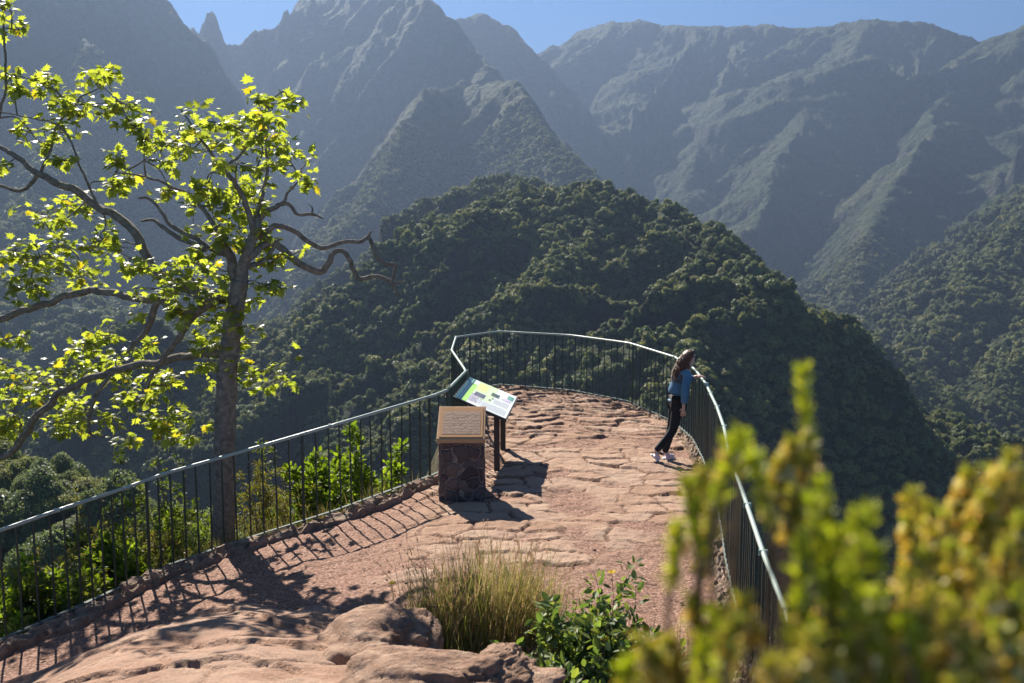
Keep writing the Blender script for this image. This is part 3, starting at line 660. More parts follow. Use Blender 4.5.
def person():
    root = empty('person', (2.13, 13.40, gz(2.13, 13.4)+.005), R(6)); tag(root, 'woman with long curly hair in a blue denim jacket leaning on the railing', 'person')
    SK = plain('skin', (.50,.30,.22), .5, 0, .35, .05); DN = plain('denim', (.07,.155,.25), .85, 0, .2, .3, 14, .003, 160)
    DL = plain('pale_denim', (.20,.32,.42), .85, 0, .2, .25, 14); BK = plain('black_leggings', (.012,.012,.016), .75, 0, .25); SH = plain('shoe', (.62,.50,.56), .6); SO = plain('sole', (.75,.75,.75), .7)
    HR = plain('hair', (.12,.048,.024), .45, 0, .5, .4, 30)
    legs = lambda k, r: [['pel', ('hR',.13,-.085,.83,r[0]), ('kR',.06,-.095,.455,r[1]), ('cR',-.03,-.095,.33,r[3]), ('aR',-.185,-.095,.165,r[2])],
                         ['pel', ('hL',.13,.085,.83,r[0]), ('kL',.09,.10,.46,r[1]), ('cL',.055,.105,.30,r[3]), ('aL',.0,.11,.085,r[2])]]
    def hand(nm, w, d, side, curl):
        """palm and five fingers from wrist w along d"""
        w = np.array(w); d = np.array(d, float); d /= np.linalg.norm(d); s = np.array(side, float); n = np.cross(d, s); out = []
        pm = w+d*.045; out.append([nm, (nm+'p', *pm, .024)])
        for k, (o, l) in enumerate(((-.030,.065), (-.010,.075), (.010,.07), (.028,.055))):
            a = w+d*.085+s*o; b = a+d*l*.5-n*curl*.3*l; c_ = b+d*l*.35*(1-curl)-n*curl*l*.6
            out.append([nm+'p', ('', *a, .010), ('', *b, .009), ('', *c_, .007)])
        a = w+d*.03-s*.035; out.append([nm+'p', ('', *a, .011), ('', *(a+d*.035-s*.012-n*.01), .009)])
        return out
    sp = [[('pel',.135,0,.86,.105), ('wa',.155,0,1.0,.09), ('ch',.205,0,1.15,.105), ('nb',.25,0,1.28,.065), ('nk',.275,0,1.335,.045), ('jw',.302,0,1.395,.062), ('hd',.302,0,1.455,.078), ('tp',.297,0,1.505,.052)],
          ['jw', ('chin',.355,0,1.383,.026)], ['hd', ('nose',.382,0,1.436,.013)],
          ['nb', ('sR',.222,-.145,1.262,.047), ('eR',.175,-.195,1.02,.036), ('wR',.17,-.195,.80,.024)],
          ['nb', ('sL',.235,.145,1.262,.047), ('eL',.33,.20,1.07,.036), ('wL',.425,.10,1.165,.024)]]
    sp += legs(0, (.078,.05,.034,.046)) + [['aR', ('fR',-.13,-.095,.06,.03)], ['aL', ('fL',.10,.115,.035,.03)]]
    sp += hand('wR', (.17,-.195,.80), (.0,.0,-1), (1,0,0), .35) + hand('wL', (.425,.10,1.165), (.85,-.5,.02), (.5,.85,0), .55)
    skin('body', *[q for q in (lambda a: (a[0], a[1], a[2]))(chain(sp))], SK, root)
    p, e, r = chain([[('pel',.115,0,.90,(.15,.15)), ('wa',.145,0,1.0,(.14,.145)), ('ch',.200,0,1.15,(.135,.15)), ('nb',.247,0,1.262,(.08,.10))],
        ['nb', ('sR',.222,-.15,1.252,.068), ('m1',.205,-.18,1.14,.056), ('eR',.175,-.205,1.02,.066), ('m2',.18,-.205,.92,.052), ('wR',.17,-.20,.825,.055)],
        ['nb', ('sL',.235,.15,1.252,.062), ('eL',.33,.205,1.07,.056), ('wL',.412,.115,1.158,.042)]])
    skin('jacket', p, e, r, DN, root)
    p, e, r = chain([[('a',.115,0,.81,(.125,.13)), ('b',.12,0,.88,(.135,.14))]]); skin('jacket_hem', p, e, r, DL, root)
    p, e, r = chain([[('pel',.13,0,.845,.108)]]+legs(0, (.092,.066,.046,.062))); skin('leggings', p, e, r, BK, root)
    for nm, x, y, (dx, dz) in (('R', -.185, -.095, (.62, -.55)), ('L', .0, .11, (1, 0))):
        FT = lambda q: [(a, x+(X-x)*dx-(Z-.085)*dz, Y, .085+(Z-.085)*max(dx, .8)+(X-x)*dz+(.08 if dz else 0), r) for a, X, Y, Z, r in q]
        p, e, r = chain([FT([('h',x-.025,y,.055,.042), ('m',x+.06,y,.045,.040), ('t',x+.145,y,.032,.032)]), ['h']+FT([('k',x-.01,y,.10,.045)])]); s = skin('shoe', p, e, r, SH, root)
        p, e, r = chain([FT([('h',x-.04,y,.014,(.042,.018)), ('m',x+.06,y,.012,(.044,.016)), ('t',x+.165,y,.012,(.036,.014))])]); o = skin('sole', p, e, r, SO, s, 1)
    mb = MB(); g = np.random.default_rng(4)
    for k in range(300):
        th = g.uniform(-2.7, 2.7); ph = g.uniform(.05, 1.5)                       # around the back of the skull; 0 = face side (left open)
        dirx = -math.cos(th*.5)*1. if False else math.cos(math.pi-th*.62); diry = math.sin(math.pi-th*.62)
        a = np.array([.295+.086*math.sin(ph)*dirx, .080*math.sin(ph)*diry, 1.455+.092*math.cos(ph)])
        L = g.uniform(.28, .44); m = 26; t = np.linspace(0, 1, m); f0 = g.uniform(0, 6.28); fr = g.uniform(16, 24); am = g.uniform(.016, .034)
        out = np.array([dirx*.05-.07, diry*.06, 0]); x = a[0]+out[0]*np.sin(t*1.5)*1.25+am*t**.3*np.cos(f0+fr*t); y = a[1]+out[1]*np.sin(t*1.5)+am*t**.3*np.sin(f0+fr*t)
        z = a[2]+.01*np.sin(t*6)-L*t; add_tube(mb, np.stack([x, y, z], -1), np.linspace(.0065, .003, m), 4, (1,1,1))
    for k in range(160):                                                          # cap of hair over the crown
        th = g.uniform(0, 6.28); ph = g.uniform(0, 1.35); d = np.array([math.sin(ph)*math.cos(th), math.sin(ph)*math.sin(th), math.cos(ph)])
        if d[0] > .55 and d[2] < .75: continue
        a = np.array([.295,0,1.452])+d*[.083,.078,.088]; mb_p = [a, a+[-.03*g.random(), .01*g.normal(), -.015], a+[-.05,.015*g.normal(),-.05]]
        add_tube(mb, cr(mb_p, 3), .011, 5)
    mb.build('hair', HR, root, smooth=True)
    mb = MB()
    for y in (-.034, .034):                                                       # sunglasses
        add_tube(mb, [(.368,y-.024*np.sign(y),1.456), (.366,y+.02*np.sign(y),1.456)], .016, 8)
    add_tube(mb, [(.363,-.055,1.460), (.30,-.076,1.463)], .004, 5); add_tube(mb, [(.363,.055,1.460), (.30,.076,1.463)], .004, 5)
    mb.build('sunglasses', plain('dark_lens', (.02,.02,.02), .2), root)
person()

# ------------------------------------------------------------------ the leafy tree
def maple():
    h = [(0,0),(.20,-.06),(.46,.06),(.30,.20),(.62,.42),(.34,.44),(.30,.72),(.14,.62),(0,1.02)]
    pts = h+[(-x, y) for x, y in h[-2:0:-1]]
    V = [(0,.36,0)]+[(x, y, -.22*abs(x)-.18*y*y) for x, y in pts]; n = len(pts)
    return np.array(V), np.array([[0, 1+i, 1+(i+1) % n] for i in range(n)])
MAPLE = maple()
BARK = stone_mat('bark', [(.10,.085,.068), (.19,.16,.13), (.31,.27,.22), (.10,.095,.07)], 16, .012)
TL = leafmat('plane_leaf', .68, .38, .45, (1.4,1.35,.45))
def tree():
    D0 = 11.75; g = np.random.default_rng(21)
    base = at(224, 556, D0); base[2] = gz(base[0], base[1])-.15
    root = empty('leafy_tree', tuple(base)); tag(root, 'gnarled tree with bright yellow-green lobed leaves just behind the left railing', 'tree')
    def px(l, dd=0., r=None): return l
    nk = [.3]
    def br(pts): # (px,py,depth offset,radius in px)
        pts = [(a, b, -1.25*c if c < 0 else c, r) for a, b, c, r in pts]
        P = np.array([at(a, b, D0+c) for a, b, c, r in pts]); rr_ = np.array([r*.9 if r > 9.2 else r*.8 for *_, r in pts])*D0/995
        Q = cr(P, 7); t = np.linspace(0, len(rr_)-1, len(Q)); rq = np.interp(t, np.arange(len(rr_)), rr_)
        nz = np.stack([noise(Q[:, 2]*3+i*7, Q[:, 0]*3+i) for i in range(3)], -1); nz2 = np.stack([noise(Q[:, 2]*9+i*7, Q[:, 0]*9+i) for i in range(3)], -1); Q = Q+(nz*np.minimum(rq, .05)[:, None]*1.0+nz2*.012)*nk[0]; nk[0] = 1.
        return Q, rq
    trunk = [(224,575,0,13.5),(224,520,0,13),(224,460,0,12.5),(226,400,0,12),(229,350,0,11),(235,310,0,10),(240,280,0,9.5)]
    B = [br(trunk),
      br([(240,285,0,9),(246,255,.05,7),(254,235,.1,6),(258,215,.2,5)]),
      br([(238,290,0,8),(232,262,-.1,6.5),(222,240,-.1,5)]),
      # big limb to the upper left
      br([(238,300,0,8),(210,294,-.3,7.5),(182,286,-.5,7),(163,276,-.6,6.5),(148,262,-.7,6.5),(138,240,-.8,6.2),(124,222,-.9,6),(98,208,-1.0,5.5),(72,188,-1.1,5.5),(40,175,-1.2,4.5),(18,158,-1.3,3.5),(-10,140,-1.4,3),(-50,120,-1.5,2)]),
      br([(40,175,-1.2,3),(20,190,-1.3,2.6),(-20,180,-1.4,2.2)]),
      # arching limb to the left edge
      br([(214,305,-.1,6),(185,312,-.3,5.5),(160,300,-.5,5),(142,300,-.6,5),(105,292,-.8,4.8),(72,295,-1,4.8),(45,305,-1.1,4.8),(20,313,-1.2,5),(-30,325,-1.4,5)]),
      br([(180,308,-.3,5),(160,300,-.3,4.5),(150,318,-.3,4.5),(143,335,-.4,3.6),(128,352,-.5,2.6)]),
      br([(222,300,0,6),(205,303,-.2,4.5),(178,338,-.3,4),(160,362,-.4,3.4),(148,385,-.5,2.8),(140,405,-.6,2)]),
      # drooping low limb reaching the left edge
      br([(226,352,0,7),(190,356,-.5,5.5),(150,362,-.8,5),(110,372,-1.0,5),(70,388,-1.2,5),(45,408,-1.3,5.2),(24,432,-1.4,5.5),(8,452,-1.5,5),(-30,470,-1.6,4.5)]),
      br([(110,372,-1,3),(95,400,-1,2.6),(88,432,-1.1,2.2),(105,436,-1.1,1.4)]),
      # bare limbs to the right
      br([(247,258,0,5),(265,245,.2,4.5),(282,248,.3,4.6),(295,260,.35,4.6),(318,271,.4,4.6),(328,262,.4,4),(334,252,.4,3.5),(344,252,.45,3),(352,268,.5,3),(360,278,.5,3),(376,276,.5,2.6),(390,281,.5,2.6),(398,297,.5,.9)]),
      br([(254,240,.1,4),(275,228,.2,3.6),(294,231,.3,3.2),(308,242,.35,3.2),(322,248,.4,3.0),(342,242,.4,2.6),(360,242,.45,2.6),(368,238,.5,2.4),(378,256,.5,2.6),(388,264,.5,2.4),(397,266,.5,2),(391,281,.5,1.6),(404,282,.5,.8)]),
      br([(366,240,.5,1.6),(371,232,.5,1.2),(367,236,.5,.6)]),
      br([(258,220,.2,4.2),(267,213,.2,3.6),(282,203,.3,3),(290,205,.3,2.4),(298,213,.3,2.2),(312,214,.35,2),(323,218,.35,.8)]),
      br([(282,203,.3,2.2),(290,190,.3,1.6),(297,183,.35,1)]), br([(312,214,.3,1.2),(312,208,.3,1),(309,204,.3,.5)]),
      # upper boughs
      br([(254,235,.1,4.5),(246,205,.1,3.6),(236,185,.1,3),(222,168,.1,2.6),(210,150,.1,2),(196,132,.1,1.4),(180,108,.1,.8)]),
      br([(224,168,.1,2),(240,155,.2,1.6),(250,142,.3,1.2)]), br([(258,215,.2,3),(263,190,.3,2.2),(268,165,.4,1.8),(266,140,.4,1.2),(272,112,.4,.8)]),
      br([(222,240,-.1,3.6),(205,210,-.2,2.6),(180,190,-.3,2),(150,178,-.4,1.5),(115,172,-.5,.9)]),
      br([(228,255,-.1,3.4),(195,240,-.3,3),(170,222,-.4,2.6),(150,200,-.5,2),(138,198,-.5,1.4)]),
      br([(205,250,-.2,3.4),(180,238,-.4,3),(155,222,-.6,2.4),(142,221,-.7,1.6)]),
      br([(236,270,0,3.6),(262,262,.2,3),(280,240,.3,2)]),
      br([(40,175,-1.2,2.2),(50,150,-1.2,1.8),(58,125,-1.2,1.4),(80,100,-1.2,.9)]), br([(-10,140,-1.4,2),(5,90,-1.4,1.8),(4,40,-1.4,1.6),(2,5,-1.4,1.3),(-6,-20,-1.4,1)]),
      br([(98,208,-1,2),(82,170,-1,1.6),(62,128,-1,1.2),(30,118,-1,.9),(0,112,-1,.8)])]
    mb = MB()
    for Q, r in B: add_tube(mb, Q, r, 12 if r[0] > .08 else 7)
    # swelling at the foot
    mb.build('trunk', BARK, root, smooth=True, loc=None).location = (0,0,0)
    cl = [(268,103,12),(290,103,9),(265,125,9),(215,122,18),(235,128,18),(135,127,9),(145,138,8),(175,143,19),(190,152,16),(160,148,10),(270,145,11),(282,150,10),(255,135,8),(262,170,13),(275,165,8),(300,178,12),(250,193,14),(240,190,11),(205,190,11),(170,190,8),(195,205,15),(215,200,8),(115,163,7),(130,178,8),(110,182,9),(70,203,14),(85,212,14),(40,213,13),(60,222,8),
      (20,30,8),(110,70,8),(98,75,6),(120,103,14),(105,108,6),(85,105,17),(72,112,9),(65,100,12),(50,85,10),(35,80,10),(20,90,8),(10,75,8),(30,130,12),(60,128,10),(45,145,7),(60,160,6),(0,165,7),(0,5,7),
      (15,250,19),(40,258,18),(65,265,17),(95,243,13),(60,245,11),(85,275,11),(115,245,9),(130,258,13),(150,268,10),(10,282,13),(38,288,8),(165,290,16),(195,297,18),(215,303,18),(185,275,14),(205,252,14),(225,240,15),(240,228,14),(215,228,10),(260,243,11),(292,256,9),(275,262,9),(265,286,10),(280,287,6),(230,315,16),(210,322,12),(235,275,12),(180,312,10),(248,300,9),(190,262,10),(218,270,12),
      (240,345,14),(225,357,14),(205,365,13),(245,367,12),(265,370,12),(282,378,9),(230,374,13),(200,345,9),(150,345,8),(110,335,10),(90,345,11),(80,365,13),(60,375,13),(100,363,13),(115,377,12),(130,365,12),(40,370,10),(20,385,12),(12,400,12),(45,385,11),(70,400,13),(90,410,13),(65,420,11),(80,428,8),(110,420,11),(135,400,10),(150,378,9),(150,398,8),(165,385,8),(145,415,12),(162,427,11),(175,437,8),(190,438,7),(175,415,7),(130,440,6),(8,420,11),(22,426,8),(3,432,8),(3,365,6),(4,340,5),(26,338,5),(262,200,8),(228,205,8)]
    net = np.concatenate([Q for Q, r in B[1:]]); tw = MB(); Vs, Fs, Cs = [], [], []; tw_n = 0
    pts = [(at(a, b, D0+g.normal(0, .5)+.3+(.0 if a > 190 else min(1.3, (190-a)*.012))+(.9 if b > 325 and a < 200 else 0)), r*11.6/995) for a, b, r in [(a, b, r*(1.22 if b > 325 and a < 200 else 1)) for a, b, r in cl]]
    left = list(range(len(pts)))
    while left:
        Cn = np.array([pts[i][0] for i in left]); dm = np.linalg.norm(Cn[:, None]-net[None], axis=2); k, j = np.unravel_index(dm.argmin(), dm.shape)
        i = left.pop(k); c, r = pts[i]; a = net[j]; L = np.linalg.norm(c-a)
        mid = (a+c)/2+g.normal(0, .12*L+.01, 3)+[0,0,.06*L]; Q = cr([a, mid, c], 5); add_tube(tw, Q, np.linspace(.011, .006, len(Q)), 5); net = np.concatenate([net, Q[3:]])
        n = int((20+r*r*1150)*(.62 if abs(c[0]+3.3) < .75 and c[2] < 3.0 else 1.)); m = 7
        ends = c+g.normal(size=(m, 3))*r*[1.0,1.0,.7]
        for e in ends:
            Q = cr([c, (c+e)/2+g.normal(0, .02, 3), e], 4); add_tube(tw, Q, np.linspace(.006, .003, len(Q)), 4)
        src_ = np.concatenate([c[None], ends]); s = src_[g.integers(0, m+1, n)]
        pos = s+g.normal(size=(n, 3))*r*[.38,.42,.26]
        out = pos-s; yd = out+g.normal(size=(n, 3))*.05+[0,0,-.03]; nr = np.array([0,0,1.])+.62*runit(n, g)+SUN*.3
        sz = g.uniform(.055, .15, n); t = g.uniform(.7, 1.2, n)[:, None]; hue = g.random((n, 1))
        col = np.where(hue < .05, [[.36,.31,.04]], np.where(hue < .78, [[.28,.33,.075]], [[.17,.22,.055]]))*t
        V, F, C = cards(*MAPLE, pos, yd, nr, sz, col); Vs.append(V); Fs.append(F+sum(len(v) for v in Vs[:-1])); Cs.append(C)
    tw.build('twigs', BARK, root)
    mk('foliage', np.concatenate(Vs), np.concatenate(Fs), TL, root, np.concatenate(Cs))
    for o in root.children:      # meshes were built in world space
        o.matrix_parent_inverse.translation = -base
tree()

# ------------------------------------------------------------------ shrubs
OVAL = (np.array([[0,0,0],[.22,.25,.03],[.26,.55,.02],[.14,.85,-.04],[0,1,-.1],[-.14,.85,-.04],[-.26,.55,.02],[-.22,.25,.03],[0,.5,-.05]]), np.array([[8,i,(i+1) % 8] for i in range(8)]))
LANCE = (np.array([[0,0,0],[.10,.3,.02],[.10,.65,0],[0,1,-.08],[-.10,.65,0],[-.10,.3,.02],[0,.5,-.02]]), np.array([[6,i,(i+1) % 6] for i in range(6)]))
SL = leafmat('shrub_leaf', .5, .5, .22, (1.2,1.2,.4))
STEM = plain('shrub_stem', (.13,.09,.06), .85)
def shrub(label, base, hgt, wid, n, leaf, col, tmpl=OVAL, stems=14, cat='shrub', name='shrub', group='green shrubs beyond the left railing', seed=0, low=.25, up=.6, lean=(0,0)):
    g = np.random.default_rng(seed+100); base = np.asarray(base, float); root = empty(name, tuple(base)); tag(root, label, cat, group)
    sm = MB(); A = []
    for k in range(stems):
        th = g.uniform(0, 6.28); rr_ = wid*math.sqrt(g.random()); e = np.array([rr_*math.cos(th)+lean[0], rr_*math.sin(th)+lean[1], hgt*(1-.45*(rr_/wid)**2)*g.uniform(.72, 1.0)])
        m = e*[.35,.35,.5]+g.normal(0, .05*hgt, 3); Q = cr([g.normal(0, .03, 3)*[1,1,0], m, e], 6); add_tube(sm, Q, np.linspace(.006+.006*hgt, .0025, len(Q)), 5)
        t0 = int(len(Q)*low); A.append(Q[t0:])
        for q in Q[t0+1::2]:
            e2 = q+g.normal(0, .13*wid+.04, 3)+[0,0,.05]; W = cr([q, (q+e2)/2+g.normal(0, .015, 3), e2], 3); add_tube(sm, W, .002, 4); A.append(W[1:])
    sm.build('stems', STEM, root)
    A = np.concatenate(A); s = A[g.integers(0, len(A), n)]; d = runit(n, g); pos = s+d*leaf*g.uniform(.1, .8, (n, 1))
    nr = up*np.array([0,0,1.])+runit(n, g)*.7; c = np.asarray(col)[g.integers(0, len(col), n)]*g.uniform(.7, 1.3, (n, 1))
    V, F, C = cards(*tmpl, pos, d+[0,0,.25], nr, leaf*g.uniform(.6, 1.25, n), c)
    mk('foliage', V, F, SL, root, C); return root
LIME = [(.20,.27,.03),(.15,.22,.03),(.11,.17,.025)]; MIDG = [(.11,.145,.03),(.08,.115,.028),(.15,.17,.04)]; DEEP = [(.06,.09,.025),(.08,.11,.03),(.05,.075,.025)]; OLIVE = [(.17,.165,.05),(.13,.14,.045),(.21,.165,.08)]
LS = [ (12,585,9.9,.55,LIME,.07,OVAL,1700,'bright feathery shrub low at the far left behind the railing'),
 (48,612,9.9,.5,MIDG,.075,OVAL,1500,'broad-leaved green shrub second from the left edge, low behind the railing'),
 (82,585,10.5,.55,LIME,.06,OVAL,1700,'light green shrub behind the railing where its bars shadow the path'),
 (70,560,11.6,.6,OLIVE,.05,LANCE,1700,'olive brown shrub rising behind the low light green shrub at left'),
 (112,540,11.3,.6,OLIVE,.05,LANCE,1800,'dry looking olive shrub halfway between the left edge and the tree trunk'),
 (140,520,12.0,.6,MIDG,.05,OVAL,1900,'mid green shrub with small leaves left of the tree trunk'),
 (120,570,10.9,.45,LIME,.07,OVAL,1300,'low lime green shrub close to the railing base left of the trunk'),
 (170,548,11.4,.5,OLIVE,.05,LANCE,1600,'yellowish low shrub close to the left of the tree trunk'),
 (192,520,12.0,.55,LIME,.05,LANCE,1600,'yellow-green fine-leaved shrub touching the left side of the trunk'),
 (255,490,12.3,.4,OLIVE,.05,LANCE,1600,'brownish shrub just right of the tree trunk behind the railing'),
 (282,500,12.5,.4,OLIVE,.05,LANCE,1400,'tangled brown-green shrub second to the right of the trunk'),
 (312,478,12.9,.45,LIME,.08,OVAL,1500,'bright lime broad-leaved shrub behind the middle of the left railing'),
 (342,462,13.3,.5,LIME,.085,OVAL,1800,'tallest bright lime broad-leaved shrub behind the railing'),
 (384,480,13.5,.5,LIME,.085,OVAL,1500,'bright lime shrub at the right end of the shrub row near the plinth'),
 (325,505,12.6,.35,LIME,.08,OVAL,900,'low bright shrub in front of the tall lime shrubs')]
for i, (a, b, d, wd, col, lf, tm, n, lab) in enumerate(LS):
    p = at(a, b, d); z = gz(p[0], d)-.1; shrub(lab, (p[0], d, z), max(p[2]-z, .7)*(1.16 if a > 300 else 1.3), wd*1.45, int(n*(4.2 if a > 300 else 3.4)), lf*1.1, col, tm, seed=i)
SAP = [(128,425,15.5,.75,DEEP,.055,4200,'tall dark small-leaved sapling left of the trunk rising above the railing'),(160,418,16.5,.7,MIDG,.05,3600,'airy sapling in the middle of those left of the trunk'),(188,440,15.0,.65,DEEP,.05,3400,'dark sapling closest to the left of the tree trunk'),
 (262,428,15.5,.6,MIDG,.055,2600,'airy sapling just right of the trunk rising above the railing'),(300,415,16.5,.6,LIME,.055,2000,'thin bright-leaved sapling above the lime shrubs'),(322,440,15.5,.45,MIDG,.05,1400,'small sapling at the right end of the sapling group')]
for i, (a, b, d, wd, col, lf, n, lab) in enumerate(SAP):
    p = at(a, b, d); z = gz(p[0], d)-.2; shrub(lab, (p[0], d, z), p[2]-z, wd, n, lf, col, OVAL, stems=16, seed=50+i, low=.3, cat='sapling', name='sapling', group='saplings behind the left railing')
# ------------------------------------------------------------------ rocks in the foreground
RK = stone_mat('red_rock', [(.17,.10,.068), (.31,.195,.135), (.44,.31,.225), (.12,.09,.07)], 6, .03)
def n3(x, y, z, o=4): return (fbm(x+z*.7, y-z*.4, o)+fbm(y+5+x*.3, z+2, o)+fbm(z+9, x-y*.5, o))/1.8
def rock(c, s, seed, label, rz=0, rough=1.):
    nu, nv = 120, 80; th = np.linspace(0, np.pi, nv)[:, None]; ph = np.linspace(0, 2*np.pi, nu, endpoint=False)[None]
    d = np.stack([np.sin(th)*np.cos(ph), np.sin(th)*np.sin(ph), np.cos(th)+0*ph], -1)
    q = np.sign(d)*np.abs(d)**.75
    x, y, z = d[..., 0]*.8+seed, d[..., 1]-seed, d[..., 2]
    pit = sstep(-.2, .5, d[..., 0]-.3*d[..., 1]); r = 1+.20*n3(x*1.1, y*1.1, z*1.1, 3)+(.02+.08*pit)*n3(x*4, y*4, z*4, 4)*rough-(.01+.07*pit)*np.abs(n3(x*11, y*11, z*11, 3))*rough
    V = q*r[..., None]*np.asarray(s); i = np.arange(nv-1)[:, None]*nu; j = np.arange(nu)[None]; jn = (j+1) % nu
    F = np.stack([i+j, i+nu+j, i+nu+jn, i+jn], -1).reshape(-1, 4)
    o = mk('rock', V.reshape(-1, 3), F, RK, smooth=True); o.location = c; o.rotation_euler = (0,0,rz); tag(o, label, 'rock', 'red rocks in the foreground'); return o
def on(px, py, d, s, *a, **k):
    p = at(px, py, d); rock((p[0], p[1], p[2]), s, *a, **k)
on(372, 664, 6.4, (.42,.50,.31), 1.3, 'large rounded red rock with a pitted dark side left of the grass tuft', rz=.2, rough=1.1)
on(440, 706, 5.25, (.60,.40,.27), 4.1, 'pale pitted red rock at the bottom edge below the grass tuft', rz=-.1, rough=1.8)
on(500, 678, 5.5, (.17,.2,.17), 7.7, 'small rough grey rock between the bottom rock and the green plant', rough=2.)
g_ = np.random.default_rng(77); sb = MB()
# ------------------------------------------------------------------ grasses
GL = leafmat('dry_blade', .35, .6, .25, (1.1,1.0,.8))
def blades(mb, base, n, h, spread, cols, g, w=.004, bend=.35, seeds=0, sm=None):
    base = np.asarray(base); a = g.uniform(0, 6.28, n); ln = h*g.uniform(.5, 1.05, n); o = g.normal(size=(n, 2))*spread
    P0 = np.stack([base[0]+o[:, 0], base[1]+o[:, 1], np.full(n, base[2]-.03)], -1); t = np.linspace(0, 1, 5); b = bend*g.uniform(.2, 1.2, n)
    side = np.stack([-np.sin(a), np.cos(a)], -1); dr = np.stack([np.cos(a), np.sin(a)], -1); V = []
    for k, q in enumerate(t):
        c = P0+np.concatenate([dr*(b*ln*q**2)[:, None]+o*q*.5, (ln*(q-.18*b*q*q))[:, None]], 1); ww = w*(1-q)**.7+.0006
        V += [c-np.concatenate([side*ww, np.zeros((n, 1))], 1), c+np.concatenate([side*ww, np.zeros((n, 1))], 1)]
    V = np.stack(V, 1).reshape(-1, 3); F = np.concatenate([np.arange(n)[:, None]*10+np.array([[2*k, 2*k+1, 2*k+3, 2*k+2]]) for k in range(4)])
    ci = np.asarray(cols)[g.integers(0, len(cols), n)]*g.uniform(.7, 1.3, (n, 1)); mb.add(V, F, np.tile(ci, (4, 1)))
    if seeds and sm is not None:
        tips = V.reshape(n, 10, 3)
        for k in range(seeds):
            p = tips[k, 8]; d = tips[k, 8]-tips[k, 6]; d /= np.linalg.norm(d)+1e-9; m = 34; s = g.random(m)[:, None]*.09
            yd = d+.45*runit(m, g); Vc, Fc, Cc = cards(LANCE[0]*[.6,1,1], LANCE[1], p-d*.01+d*s, yd, runit(m, g), .022*g.uniform(.6, 1.2, m), np.tile(np.array([(.42,.28,.18)])*g.uniform(.8, 1.2), (m, 1)))
            sm.add(Vc, Fc, Cc)
STRAW = [(.44,.36,.15),(.36,.32,.11),(.50,.40,.21),(.24,.28,.06),(.20,.25,.05),(.34,.26,.12)]
root = empty('grass_tuft', (0,0,0)); tag(root, 'tall tuft of golden dry grass with feathery seed heads beside the rocks', 'grass tuft')
bm_, sm_ = MB(), MB()
for a, b, h, n, s in ((440,628,.62,380,.10),(468,632,.72,420,.11),(500,628,.70,420,.11),(528,624,.62,300,.10),(452,640,.45,240,.12),(545,625,.5,180,.09),(425,626,.45,160,.07)):
    p = atz(a, b, .12); blades(bm_, (p[0], p[1], gz(p[0], p[1])), n, h*1.25, s, STRAW if a < 530 else STRAW+[(.12,.17,.04)], g_, .003, .45, 44, sm_)
bm_.build('blades', GL, root); sm_.build('seed_heads', GL, root)
# straw and thin dead grass over the ground at the right and along the kerbs
bm_ = MB()
for k in range(110):
    a, b = g_.uniform(540, 790), g_.uniform(618, 720); p = atz(a, b, .2); blades(bm_, (p[0], p[1], gz(p[0], p[1])), 34, g_.uniform(.14, .34), .09, [(.36,.28,.17),(.28,.21,.12),(.20,.15,.09),(.12,.14,.05)], g_, .0025, .7)
for k in range(70):
    Q, t = resample(np.concatenate([FAR[3:], RIGHT[1:6]]), .1); q = Q[g_.integers(0, len(Q))]; blades(bm_, (q[0]-.06+g_.normal(0,.05), q[1]-.1+g_.normal(0,.05), .02), 16, g_.uniform(.05, .13), .05, [(.38,.30,.14),(.20,.20,.07),(.3,.22,.1)], g_, .0025, .8)
for k in range(26):
    Q, t = resample(LEFT[2:], .1); q = Q[g_.integers(0, len(Q))]; blades(bm_, (q[0]-.16+g_.normal(0,.04), q[1]+.12+g_.normal(0,.05), q[2]-.08), 26, g_.uniform(.15, .35), .06, [(.10,.15,.03),(.2,.2,.06),(.3,.24,.1)], g_, .003, .6)
tag(bm_.build('dry_grass', GL), 'thin straw-coloured grass along the terrace edge and foreground', kind='stuff')

# loose grit and chips of stone scattered over the terrace
pb = MB(); n = 520; xs = g_.uniform(-4.6, 2.3, n); ys = g_.uniform(6.2, 18.5, n); zs, ss, fl_, ck_, vv_ = ground(xs, ys, False)
m = ss > .12; xs, ys, zs = xs[m], ys[m], zs[m]; cube = np.array([[-1,-1,-.6],[1,-1,-.6],[1,1,-.6],[-1,1,-.6],[-.7,-.7,.6],[.8,-.6,.5],[.6,.7,.6],[-.6,.6,.45]])
for x, y, z in zip(xs, ys, zs):
    r = .006+.013*g_.random()**3; a = g_.uniform(0, 6.28); V = cube*g_.uniform(.7, 1.3, (8, 3))*r; V = V@np.array([[math.cos(a),math.sin(a),0],[-math.sin(a),math.cos(a),0],[0,0,1]])
    pb.add(V*[1,1,.6]+[x, y, z+.012], BOXF)
tag(pb.build('loose_stones', RK), 'small loose chips of red stone scattered over the terrace', kind='stuff')

